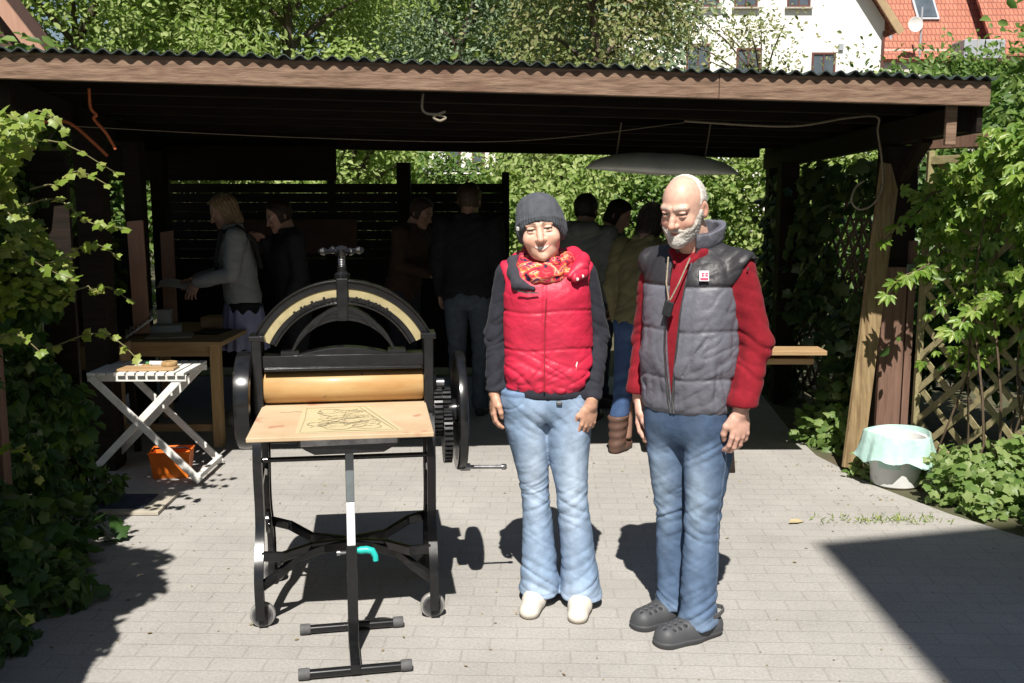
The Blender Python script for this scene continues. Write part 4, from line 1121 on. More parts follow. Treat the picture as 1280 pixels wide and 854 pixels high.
def w_scarf(p):
    pts = []; 
    d = None
    for lp_, (ra, rb, zc, tr, dip) in enumerate(((.082, .078, 1.418, .030, .030), (.094, .086, 1.388, .033, .040))):
        pts = []
        for k in range(17):
            a = 2 * PI * k / 16
            pts.append((-.006 + ra * math.sin(a), -.012 - rb * math.cos(a), zc - dip * math.cos(a) * .9 + .012 * math.sin(2 * a + lp_)))
        c = chain(p, pts, [tr * (1 + .14 * math.sin(k * 2.1 + lp_)) for k in range(17)], .01)
        d = c if d is None else smin(d, c, .012)
    th = np.arctan2(p[0], -p[1])
    return detail(d, p, lambda q: .0065 * np.clip(1 - np.abs(perlin(np.arctan2(q[0], -q[1]) * 1.3, q[2] * 26 + 3 * np.hypot(q[0], q[1]) * 8, q[1] * 3)) * 2.6, 0, 1) - .002)
skin_mesh('scarf', [solid(w_scarf, (-.17, -.19, 1.28), (.16, .14, 1.48), .0038, (.5, .05, .06), 1)], M['scarf'], WO)
def w_vest_base(p):
    return loft(p, [(.885, .012, 0, .150, .112), (.905, .012, 0, .172, .130), (.95, .012, 0, .182, .138), (1.07, .008, 0, .176, .135), (1.20, .002, 0, .172, .138), (1.30, 0, 0, .170, .132), (1.365, -.002, .01, .160, .112), (1.405, -.004, .015, .125, .092), (1.44, -.006, .02, .080, .072)], n=2.5, round_=.02)
def w_vest(p):
    d = w_vest_base(p)
    for s_ in (-1, 1):
        d = smin(d, chain(p, [(s_ * .146, .014, 1.366), (s_ * .075, .016, 1.402)], [.056, .036]), .03)
    for s_ in (-1, 1):
        a, pts = w_arm(p, s_, [.054, .050, .042])
        a = smax(a, -(s_ * p[0] - np.clip(.186 - .50 * (1.395 - p[2]), .130, .186)), .012)
        d = smax(d, -(a - .005), .012)
    d = smax(d, np.abs(p[0]) - .196, .012)
    def det(p):
        puff = 0
        for z0 in (1.225, 1.075): puff = puff + np.exp(-((p[2] - z0 - .006 * np.sin(p[0] * 19)) / .0055) ** 2)
        low = np.exp(-((p[2] - .95) / .09) ** 2)
        return .0034 * puff + (.0014 + .0045 * low) * crease(p, 13, .5, 1.6, .5, 3, 2.8) + (.0010 + .0035 * low) * crease(p, 20, .5, 1.5, -.5, 8, 2.6) + .006 * perlin(p[0] * 8, p[1] * 8, p[2] * 10) - .004 * low
    d = detail(d, p, det)
    fr = np.clip(-p[1] / .05, 0, 1)
    d = d + .005 * np.exp(-((p[0] + .012) / .006) ** 2) * fr - .002 * np.exp(-((p[0] + .012) / .0025) ** 2) * fr
    d = detail(d, p, lambda q: .006 * np.exp(-((q[2] - .905) / .028) ** 2) * crease(q, 26, 1.0, .25, 0, 4, 2.4))
    return d
vest = skin_mesh('vest', [solid(w_vest, (-.24, -.19, .86), (.25, .17, 1.46), .0044, (.50, .020, .055), 1)], M['nylon'], WO)
def w_hood(p):
    pts = [(.085, -.105, 1.365), (.122, -.065, 1.392), (.128, .0, 1.415), (.100, .07, 1.425), (.03, .115, 1.425), (-.05, .115, 1.425), (-.105, .06, 1.42)]
    d = chain(p, pts, [.018, .027, .032, .036, .040, .040, .034], .03)
    return detail(d, p, lambda q: .006 * crease(q, 16, .8, .8, .5, 3) + .006 * perlin(q[0] * 14, q[1] * 14, q[2] * 14))
skin_mesh('hood', [solid(w_hood, (-.17, -.16, 1.31), (.18, .18, 1.49), .0048, (.50, .020, .055), 1)], M['nylon'], WO)
def w_tab(p):
    d = cap(p, (.100, -.122, 1.352), (.140, -.085, 1.368), .013, .013)
    return smin(d, cap(p, (.10, -.115, 1.368), (.14, -.075, 1.388), .012), .02) 
vt = skin_mesh('collar_tab', [solid(w_tab, (.06, -.17, 1.31), (.19, -.04, 1.42), .004, (.50, .020, .055), 1)], M['nylon'], WO)
bt = MB()
for c_ in ((.108, -.132, 1.354), (.128, -.113, 1.364)): bt.lathe([(0, -.003), (.006, -.002), (.006, .002), (0, .003)], 12, 'y', c_)
bt.build('snap_button', M['white_paint'], vt)
def w_flap(p):
    pts = [(-.055, -.128, 1.318), (-.110, -.105, 1.330), (-.128, -.050, 1.372), (-.122, .0, 1.408), (-.104, .05, 1.42)]
    d = chain(p, pts, [.012, .021, .025, .024, .022], .025)
    return detail(d, p, lambda q: .005 * crease(q, 14, .8, .9, .5, 5) + .004 * perlin(q[0] * 16, q[1] * 16, q[2] * 16))
fl = skin_mesh('dark_collar', [solid(w_flap, (-.19, -.17, 1.27), (-.02, .1, 1.47), .0042, (.045, .045, .055), 1)], M['knit'], WO)
zp = MB(); zp.sweep([(-.035, -.146, 1.303), (-.075, -.146, 1.302), (-.112, -.134, 1.308)], .004, .005); zp.build('zip', M['steel'], fl)
zp = MB()
zp.sweep([(-.012, -.1415, .915), (-.012, -.146, .97), (-.012, -.140, 1.08), (-.010, -.139, 1.2), (-.006, -.139, 1.28)], .005, .004, up=(0, 1, 0))
zp.build('zip', pmat('red_zip', (.30, .02, .03), (.2, .01, .02), 30, rough=.5), vest)
for k in range(2):
    pz = MB(); pz.sweep([(.103, -.123, .998), (.110, -.120, 1.03)], .007, .005, up=(0, 1, 0)) if k == 0 else pz.sweep([(.100, -.127, .955), (.104, -.125, .972)], .008, .005, up=(0, 1, 0))
    pz.build('pocket_zip', M['white_paint'], vest)
def w_sweater(p):
    d = None
    for s_ in (-1, 1):
        a, pts = w_arm(p, s_, [.054, .048, .038])
        el = np.exp(-((p[2] - 1.10) / .10) ** 2); wr = np.exp(-((p[2] - .93) / .05) ** 2); 
        a = detail(a, p, lambda q: (.0020 + .0045 * np.exp(-((q[2] - 1.10) / .12) ** 2) + .004 * np.exp(-((q[2] - .93) / .05) ** 2)) * crease(q, 14, .8, 1.9, .7 * s_, 4) + .006 * perlin(q[0] * 12, q[1] * 12, q[2] * 10) - .001)
        zc = .895 if s_ < 0 else .875
        a = smax(a, zc - p[2], .006)
        d = a if d is None else np.minimum(d, a)
    t = loft(p, [(.862, .01, 0, .150, .108), (.875, .01, 0, .166, .122), (.93, .01, 0, .168, .124), (1.2, 0, 0, .14, .11), (1.34, 0, .01, .13, .09), (1.40, 0, .02, .09, .07)], n=2.4)
    return smin(d, t, .02)
skin_mesh('sweater', [solid(w_sweater, (-.31, -.16, .84), (.31, .16, 1.47), .0044, (.026, .027, .036), 1)], M['knit'], WO)
def folds(p, zc, wz, f, tilt, ph): return np.exp(-((p[2] - zc) / wz) ** 2) * np.sin((p[2] - zc) * f + tilt * p[0] + 25 * p[1] + ph + 1.2 * np.sin(p[0] * 30 + p[1] * 22))
def jfold(q, sl, zk, zh, zc, seed=0.0, k=1.0):
    kn = np.exp(-((q[2] - zk) / .12) ** 2); he = np.exp(-((q[2] - zh) / .12) ** 2); cr = np.exp(-((q[2] - zc) / .08) ** 2)
    back = np.clip(.6 + q[1] / .12, .35, 1)
    return k * ((.0085 * kn * back + .0065 * he + .0040 * cr) * crease(q, 10, .30, 1.9, .60 * sl, 2 + seed, 2.6, .5) + (.0050 * kn + .0012 * he + .001 * cr) * crease(q, 14, .30, 1.8, -.45 * sl, 5 + seed, 2.6, .5) + .0016 * crease(q, 9, 1.2, .35, 0, 11 + seed, 2.6)
        + .0060 * perlin(q[0] * 7 + seed, q[1] * 7, q[2] * 5) + .0012 * perlin(q[0] * 20, q[1] * 20, q[2] * 17 + seed) - .0015)
def w_jeans(p):
    A = loft(p, [(.040, -.022, .018, .084, .112), (.10, -.022, .018, .079, .104), (.28, -.030, .018, .064, .078), (.48, -.042, .005, .0600, .070), (.62, -.058, 0, .071, .085), (.76, -.078, 0, .090, .108), (.9, -.088, 0, .092, .112)], n=2.15, round_=.006)
    B = loft(p, [(.036, .145, -.012, .086, .116), (.10, .140, -.014, .080, .106), (.28, .122, -.018, .068, .082), (.48, .100, -.028, .0650, .074), (.62, .090, -.018, .076, .088), (.76, .086, -.008, .092, .110), (.9, .090, 0, .092, .112)], n=2.15, round_=.006)
    A = detail(A, p, lambda q: jfold(q, 1, .46, .14, .78)); B = detail(B, p, lambda q: jfold(q, -1, .46, .14, .78, 6))
    d = smin(A, B, .012)
    pel = loft(p, [(.775, .004, 0, .140, .10), (.82, .004, 0, .172, .122), (.87, .004, 0, .176, .124), (.91, .004, 0, .168, .118), (.93, .004, 0, .165, .116)], n=2.4)
    d = smin(d, pel, .02)
    fl_ = np.clip(-p[1] / .06, 0, 1)
    d = d + .003 * np.exp(-((p[0] - .003) / .005) ** 2) * fl_ * (p[2] > .76)      # fly seam
    for s_ in (-1, 1):                                                             # pocket openings
        u = s_ * (p[0] - .004); c = np.abs(np.hypot(u - .165, p[2] - .915) - .085); d = d + .0028 * np.exp(-(c / .0035) ** 2) * fl_ * (u > .06) * (p[2] > .8)
    d = d + .0022 * np.exp(-((p[2] - .882) / .003) ** 2)
    d = detail(d, p, lambda q: .004 * np.exp(-((q[2] - .80) / .06) ** 2) * crease(q, 12, .30, 1.9, .9, 3, 2.4) * np.clip(-q[1] / .05, 0, 1))
    return d
def w_jcol(V):
    x, y, z = V.T; n = len(V); base = np.array([.16, .24, .365]); fade = np.array([.38, .46, .57]); dark = np.array([.08, .14, .26])
    cx = np.where(x < .03 + .015 * (z < .5), -.045, .10)
    fr = np.clip(-y / .07, 0, 1)
    f = fr * np.exp(-((x - cx) / .05) ** 2) * (.25 + .60 * np.exp(-((z - .55) / .2) ** 2)) + .35 * np.exp(-((z - .05) / .06) ** 2) * fr
    C = base + (fade - base) * np.clip(f + .12, 0, 1)[:, None]
    side = np.interp(z, [.04, .28, .48, .62, .76, .9], [.228, .190, .165, .166, .178, .18]); sm = np.exp(-((y - .012) / .010) ** 2) * ((x > side - .03) | (x < -side + .10 * np.clip(1 - z / .8, 0, 1) + .03)) * (.5 + .5 * np.sign(np.sin(z * 190)))
    C = C * (1 - .75 * sm[:, None]); hem = (np.abs(z - .062) < .0025)[:, None]; C = np.where(hem, C * .72, C)
    w_ = np.exp(-((z - .90) / .02) ** 2)[:, None]; C = C * (1 - .5 * w_) + dark * .5 * w_
    return C
jn = skin_mesh('jeans', [solid(w_jeans, (-.22, -.17, .02), (.26, .17, .94), .0048, w_jcol, 1)], M['denim'], WO)
bl = MB(); bl.box((.045, -.128, .868), (.022, .012, .014)); bl.build('belt_buckle', M['steel'], jn, bevel=.003)
def shoe(p, toe, heel, w_, h_, flat=0.0):
    t, e = np.array(toe, float), np.array(heel, float)
    d = chain(p, [(t[0], t[1], h_ * .42), ((t[0] + e[0]) / 2, (t[1] + e[1]) / 2, h_ * .55), (e[0], e[1], h_ * .6)], [w_ * .92, w_, w_ * .88], .02)
    return smax(smax(d, -p[2] + .001, .004), p[2] - h_ * 1.5, .012)
for toe, heel in (((-.065, -.155), (-.025, .03)), ((.118, -.195), (.145, -.03))):
    def fsh(p, toe=toe, heel=heel):
        d = shoe(p, toe, heel, .043, .052); return d + .0015 * np.exp(-((p[2] - .014) / .003) ** 2)
    def csh(V): return np.where((V[:, 2] < .013)[:, None], np.array([[.30, .26, .21]]), np.array([[.62, .58, .51]]))
    skin_mesh('shoe', [solid(fsh, (toe[0] - .09, toe[1] - .08, -.002), (heel[0] + .09, heel[1] + .08, .11), .004, csh, 1)], M['shoe'], WO)

# =================================================================== the bearded man
MA = thing('person', 'bald grey-bearded man in dark padded vest over maroon sweater', 'person', (.678, 3.70, 0), R(-36))
MC = np.array([-.010, -.085, 1.632]); MM = rotm(0, 19, 2)
def m_arm(p, side, rs, k=.02):
    if side > 0: pts = [(.168, .02, 1.405), (.232, .055, 1.135), (.222, -.035, .915)]
    else: pts = [(-.165, .02, 1.405), (-.222, .05, 1.13), (-.205, -.025, .915)]
    return chain(p, pts, rs, k), pts
def m_headonly(p): return head_sdf(inhead(p, MC, MM), male=True)
def m_head(p):
    return smin(m_headonly(p), chain(p, [(-.004, -.030, 1.545), (0, .03, 1.40)], [.060, .072]), .025)
tm = face_tint((.62, .375, .285), (.42, .18, .15), (.42, .38, .34), squint=.25, iris=(.06, .05, .045))
def m_col(V): return tm((V - MC) @ MM)
ML = (.219, -.045, .895); MR = (-.203, -.032, .895)
h1 = solid(lambda p: hand_sdf(p, ML, (-.55, -.85, 0), (-.9, .4, 0), (-.12, -.18, -1), 1.04, curl=(18, 26, 20)), (.08, -.22, .66), (.35, .07, .98), .0034, (.60, .35, .27), 1)
h2 = solid(lambda p: hand_sdf(p, MR, (.35, -.95, 0), (.9, .3, 0), (.05, -.12, -1), 1.04, curl=(14, 22, 18)), (-.34, -.2, .66), (-.1, .1, .98), .0034, (.60, .35, .27), 1)
def m_core(p):
    d = loft(p, [(.86, 0, 0, .14, .10), (1.05, 0, 0, .15, .11), (1.25, 0, 0, .15, .10), (1.40, 0, .01, .13, .08), (1.47, 0, .02, .07, .06)])
    d = smin(d, loft(p, [(.08, .08, -.04, .04, .045), (.45, .088, -.03, .045, .05), (.88, .09, 0, .07, .08)]), .02)
    d = smin(d, loft(p, [(.08, -.07, .035, .04, .045), (.45, -.08, .02, .045, .05), (.88, -.09, 0, .07, .08)]), .02)
    for s_ in (-1, 1):
        a, pts = m_arm(p, s_, [.05, .04, .03]); d = smin(d, a, .02)
    return d
skin_mesh('body', [solid(m_head, (-.14, -.23, 1.42), (.13, .12, 1.78), .0028, m_col, 1), h1, h2, solid(m_core, (-.35, -.16, .06), (.35, .16, 1.5), .017, (.6, .35, .27), 1)], M['skin'], MA)
def m_beard(p):
    q = inhead(p, MC, MM); ax = np.abs(q[0])
    hd0 = head_sdf(q, male=True)
    line = np.maximum(q[2] - (-.047 - .03 * np.clip((.05 - ax) / .05, 0, 1) + .95 * np.clip(q[1] + .060, 0, .05)), -.30 - q[2])
    must = np.maximum(np.abs(q[2] + .060 + .25 * np.clip(ax - .012, 0, .03)) - .0105, ax - .040)
    region = np.minimum(line, must)
    region = np.maximum(region, q[1] - (.004 + .0 * ax)) + .004 * nz(q, 110, 5) + .002 * nz(q, 260, 2)
    th = np.clip(-region / .016, 0, 1)
    d = hd0 + .0015 - .0075 * th
    d = np.where(th > .3, smin(d, ell(q, (0, -.070, -.108), (.032, .022, .023)), .015), d) + .0013 * nz(q, 260, 1) * th + .0010 * nz(q, 130, 4) * th
    mouth = ell(q, (0, -.098, -.0738), (.017, .03, .0036))
    d = smax(d, region, .004)
    return smax(d, -mouth, .002)
def beardcol(V):
    L = (V - MC) @ MM; g = np.clip((L[:, 2] + .115) / .06, 0, 1)[:, None]
    return np.array([[.55, .53, .50]]) * (1 - g) + np.array([[.46, .42, .37]]) * g
skin_mesh('beard', [solid(m_beard, (-.12, -.24, 1.44), (.11, .05, 1.66), .0026, beardcol, 0)], M['hairm'], MA)
def m_hair(p):
    q = inhead(p, MC, MM); d = skull(q, 1.06) - .0045 + .0012 * nz(q, 280, 2)
    front = -(q[1] - (-.012 + .45 * np.clip(q[2] - .03, 0, .1)))
    low = -.052 - q[2] - .35 * np.clip(q[1] - .03, 0, .1)
    earcut = -ell([np.abs(q[0]), q[1], q[2]], (.076, .010, -.018), (.03, .024, .038))
    top = (q[2] - .082) - 2.2 * np.clip(q[1] - .02, -.05, .1)
    return smax(smax(smax(d, np.maximum(front, low), .006), earcut, .006), top, .01)
skin_mesh('hair', [solid(m_hair, (-.12, -.20, 1.5), (.11, .10, 1.78), .003, (.60, .55, .50), 0)], M['hairm'], MA)
MTOR = [(.86, .0, 0, .155, .125), (.885, .0, 0, .176, .145), (.94, 0, 0, .186, .160), (1.05, 0, -.004, .190, .168), (1.17, 0, -.004, .188, .166), (1.28, 0, 0, .186, .155), (1.37, 0, .004, .184, .138), (1.425, 0, .01, .168, .116), (1.465, 0, .018, .125, .096), (1.495, 0, .022, .09, .083)]
def m_torso(p): return loft(p, MTOR, n=2.5, round_=.018)
def m_open(p):
    # half width of the front opening, its centre line drifts towards the man's right
    g = np.interp(p[2], [.86, .90, 1.0, 1.15, 1.30, 1.42, 1.56], [-.004, .000, .008, .022, .028, .036, .050]).astype(F)
    return np.maximum(np.abs(p[0] + .004) - g, p[1] + .03)
def m_vest(p):
    d = m_torso(p)
    d = smin(d, chain(p, [(-.180, .02, 1.412), (-.10, .025, 1.454)], [.068, .044]), .03)
    d = smin(d, chain(p, [(.180, .02, 1.412), (.10, .025, 1.454)], [.068, .044]), .03)
    for s_ in (-1, 1):
        a, pts = m_arm(p, s_, [.060, .058, .05]); a = smax(a, -(s_ * p[0] - np.clip(.218 - .40 * (1.43 - p[2]), .150, .218)), .012)
        d = smax(d, -(a - .004), .012)
    d = smax(d, np.abs(p[0]) - .232, .014)
    def det(p):
        puff = 0
        for z0, wz in ((1.345, .006), (1.185, .007), (1.01, .007)): puff = puff + np.exp(-((p[2] - z0 - .004 * np.sin(p[0] * 22 + p[1] * 15)) / wz) ** 2) + .5 * np.exp(-((p[2] - z0 - .004 * np.sin(p[0] * 22 + p[1] * 15)) / (wz * 4)) ** 2)
        am = np.exp(-((p[2] - 1.04) / .13) ** 2)
        gat = np.clip(np.exp(-((p[2] - .97) / .05) ** 2) + .6 * np.exp(-((p[2] - 1.15) / .05) ** 2), 0, 1)
        return .0040 * puff + (.0016 + .0075 * am) * crease(p, 10, 1.1, .55, .9, 1, 2.4) + .0060 * gat * crease(p, 18, 1.1, .35, .3, 7, 2.2) + .0035 * crease(p, 17, .6, 1.3, -.8, 12, 2.6) + .009 * perlin(p[0] * 7, p[1] * 7, p[2] * 8 + 3) + .003 * perlin(p[0] * 18, p[1] * 18, p[2] * 18) - .002 - .003 * am
    d = detail(d, p, det)
    # slanting pocket
    pk = np.abs((p[0] - .085) + (p[2] - 1.10) * -.55) ; d = d + .006 * np.exp(-(pk / .005) ** 2) * (p[2] > 1.02) * (p[2] < 1.17) * (p[1] < 0)
    inner = m_torso(p) + .024
    return smax(smax(d, -m_open(p), .006), -smax(inner, -(p[1] + .25), .01), .004)
def m_vcol(V):
    C = np.tile(np.array([[.120, .120, .145]]), (len(V), 1)); C[V[:, 2] > 1.345] = (.026, .025, .028)
    return C
mv = skin_mesh('vest', [solid(m_vest, (-.27, -.22, .84), (.27, .20, 1.52), .0046, m_vcol, 1)], M['nylon'], MA)
def m_collar(p):
    e = ((p[0] / .084) ** 2 + ((p[1] - .012) / .088) ** 2) ** .5; lean = (p[2] - 1.5) * .12
    d = np.abs((e - 1) * .085 - lean) - .010
    d = np.maximum(d, np.abs(p[2] - (1.495 + .30 * np.clip(p[1] + .02, -.15, .12))) - .046)
    a = np.arctan2(np.abs(p[0]), -p[1])
    d = smax(d, .09 * (R(30) - a), .01)
    return (smax(d, np.abs(p[2] - 1.52) - .09, .012) - .004) + .003 * nz(p, 38, 2) + .004 * np.exp(-((p[2] - 1.49 - .25 * p[1]) / .008) ** 2)
def m_ccol(V):
    e = np.hypot(V[:, 0], V[:, 1]) ; return np.where((e < .095)[:, None], np.array([[.075, .075, .09]]), np.array([[.120, .120, .145]]))
skin_mesh('collar', [solid(m_collar, (-.15, -.14, 1.41), (.15, .16, 1.63), .0042, m_ccol, 1)], M['nylon'], MA)
# chest patch
pt = MB(); pt.box((0, 0, 0), (.034, .004, .038))
pt2 = MB()
for x_, z_, w_, h_ in ((0, -.011, .028, .008), (-.007, .004, .004, .014), (-.002, .009, .006, .004), (-.002, .001, .006, .004), (.006, .004, .004, .014), (.011, .009, .006, .004), (.011, .001, .006, .004)):
    pt2.box((x_, -.0028, z_), (w_, .002, h_))
po = pt.build('chest_patch', pmat('patch_white', (.75, .72, .74), (.7, .66, .68), 20), mv, bevel=.001); po.location = (.100, -.128, 1.388); po.rotation_euler = (R(-16), 0, R(30))
pt2.build('patch_emblem', pmat('patch_red', (.50, .05, .12), (.4, .04, .1), 20), po)
zl = MB(); zz_ = [(.001, .880), (.003, .93), (.010, 1.02), (.019, 1.12), (.025, 1.25), (.032, 1.36), (.038, 1.43)]
for s_ in (1, -1):
    P_ = []
    for g_, z_ in zz_:
        b_ = np.interp(z_, [k[0] for k in MTOR], [k[4] for k in MTOR]); a_ = np.interp(z_, [k[0] for k in MTOR], [k[3] for k in MTOR]); cy = np.interp(z_, [k[0] for k in MTOR], [k[2] for k in MTOR])
        xx = s_ * (g_ + .005) - .004; P_.append((xx, cy - b_ * (1 - abs(xx / a_) ** 2.5) ** .4 - .001, z_))
    zl.sweep(P_, .006, .006, up=(0, 1, 0))
zl.build('zip', M['steel'], mv)
def m_sweater(p):
    d = m_torso(p) + .016
    for s_ in (-1, 1):
        a, pts = m_arm(p, s_, [.058, .060, .049])
        el = np.exp(-((p[2] - 1.12) / .11) ** 2); wr = np.exp(-((p[2] - .95) / .05) ** 2)
        a = detail(a, p, lambda q: (.0025 + .0055 * np.exp(-((q[2] - 1.12) / .13) ** 2) + .004 * np.exp(-((q[2] - .95) / .05) ** 2)) * crease(q, 9, .7, 1.9, .35 * s_, 4) + .007 * perlin(q[0] * 9, q[1] * 9, q[2] * 8) - .001)
        a = smin(a, cap(p, pts[2], (pts[2][0], pts[2][1] - .004, .93), .053, .053), .01)
        a = smax(a, .915 - p[2], .008)
        d = smin(d, a, .03)
    # collar of the shirt, open at the throat
    c = chain(p, [(-.025, -.112, 1.425), (-.060, -.065, 1.468), (-.052, .05, 1.50), (.052, .05, 1.50), (.060, -.065, 1.468), (.025, -.112, 1.425)], [.004, .008, .014, .014, .008, .004], .02)
    return smin(d, c, .03) + .002 * nz(p, 34, 1)
def m_swcol(V): return np.tile(np.array([[.20, .011, .019]]), (len(V), 1))
skin_mesh('sweater', [solid(m_sweater, (-.36, -.2, .85), (.36, .2, 1.56), .005, m_swcol, 1)], M['knit'], MA)
# pouch on a cord hanging in the opening
pc = MB(); pc.tube([(-.045, -.125, 1.45), (-.03, -.165, 1.36), (-.012, -.178, 1.30)], .003, 6); pc.tube([(.042, -.125, 1.45), (.02, -.165, 1.36), (-.006, -.178, 1.30)], .003, 6)
pco = pc.build('neck_cord', M['rope'], MA)
pc = MB(); pc.box((-.012, -.183, 1.268), (.036, .014, .055), rot=(0, .25, 0)); pc.build('pouch', M['black_fabric'], pco, bevel=.004)
def m_jeans(p):
    A = loft(p, [(.050, .077, -.046, .076, .092), (.14, .076, -.044, .068, .082), (.30, .077, -.038, .064, .078), (.46, .078, -.034, .067, .082), (.60, .079, -.020, .075, .093), (.75, .080, -.004, .087, .113), (.88, .080, 0, .088, .116)], n=2.3, round_=.006)
    B = loft(p, [(.055, -.068, .036, .075, .090), (.14, -.068, .036, .067, .080), (.30, -.070, .030, .063, .076), (.46, -.073, .018, .067, .080), (.60, -.077, .006, .075, .093), (.75, -.080, 0, .087, .113), (.88, -.080, 0, .088, .116)], n=2.3, round_=.006)
    A = detail(A, p, lambda q: jfold(q, -1, .47, .12, .76, 3, 1.25)); B = detail(B, p, lambda q: jfold(q, 1, .47, .12, .76, 9, 1.25))
    d = smin(A, B, .012)
    pel = loft(p, [(.75, 0, 0, .135, .11), (.80, 0, 0, .166, .132), (.88, 0, 0, .168, .135), (.93, 0, 0, .165, .130)], n=2.4)
    d = smin(d, pel, .02)
    # outer seam
    return d - .0018 * np.exp(-((p[1] + .03) / .003) ** 2) * (p[0] > .10) * (p[2] < .85)
def m_jcol(V):
    x, y, z = V.T; base = np.array([.075, .120, .205]); fade = np.array([.235, .305, .395]); dark = np.array([.022, .038, .075])
    cx = np.where(x < .005, -.08, .085); fr = np.clip(-(y + .0) / .06, 0, 1)
    f = fr * np.exp(-((x - cx) / .05) ** 2) * (.15 + .75 * np.exp(-((z - .58) / .16) ** 2))
    f = f + .30 * np.exp(-((z - .07) / .03) ** 2)
    C = base + (fade - base) * np.clip(f, 0, 1)[:, None]
    k = np.clip((z - .70) / .12, 0, 1)[:, None] * .55; C = C * (1 - k) + dark * k  # vest's shadow over the hips put into the denim colour
    s_ = (np.exp(-((y + .03) / .006) ** 2) * (x > .10))[:, None] * .35; C = C * (1 - s_) + np.array([.32, .38, .46]) * s_
    return C
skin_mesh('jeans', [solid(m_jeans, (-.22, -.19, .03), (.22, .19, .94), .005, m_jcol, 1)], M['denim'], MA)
# clogs: feet turned out towards the left
def dirp(base, ang, l): return (base[0] + l * math.sin(R(ang)), base[1] - l * math.cos(R(ang)))
for (ax_, ay_), ang in (((.083, -.050), -26), ((-.072, .036), -22)):
    heel = dirp((ax_, ay_), ang, -.055); toe = dirp((ax_, ay_), ang, .150)
    dv = np.array([math.sin(R(ang)), -math.cos(R(ang))]); nv = np.array([-dv[1], dv[0]])
    def fcl(p, toe=toe, heel=heel, dv=dv, nv=nv):
        d = shoe(p, toe, heel, .056, .066)
        u = (p[0] - heel[0]) * dv[0] + (p[1] - heel[1]) * dv[1]; v = (p[0] - heel[0]) * nv[0] + (p[1] - heel[1]) * nv[1]
        d = d - .004 * (p[2] < .022)
        # opening at the back
        d = smax(d, -np.maximum(np.maximum(u - .115, -u + .0), np.maximum(np.abs(v) - .038, .062 - p[2])), .008)
        for iu, uu in enumerate((.145, .170, .195, .218)):
            for vv in (-.032, -.011, .011, .032):
                if abs(vv) > .02 and iu == 3: continue
                d = np.maximum(d, -(np.hypot(u - uu - .008 * (abs(vv) < .02), v - vv) - .0058 + (p[2] < .030)))
        d = smax(d, -(np.hypot(u - .10, p[2] - .055) - .008 + 1.0 * (np.abs(v) < .03)), .002) if False else d
        return d
    lo = (min(toe[0], heel[0]) - .1, min(toe[1], heel[1]) - .1, -.002); hi = (max(toe[0], heel[0]) + .1, max(toe[1], heel[1]) + .1, .125)
    cl = skin_mesh('clog', [solid(fcl, lo, hi, .0034, (.055, .057, .062), 1)], M['shoe'], MA)
    sm = MB(); c0 = np.array([heel[0], heel[1]])
    arcp = []
    for k in range(9):
        a = PI * k / 8 - PI / 2
        u = .095 - .150 * math.cos(a) * 1.0; v = .058 * math.sin(a)
        q = c0 + dv * u + nv * v; arcp.append((q[0], q[1], .085 + .012 * math.cos(a)))
    sm.sweep(arcp, .006, .016); sm.build('heel_strap', M['rubber'], cl)

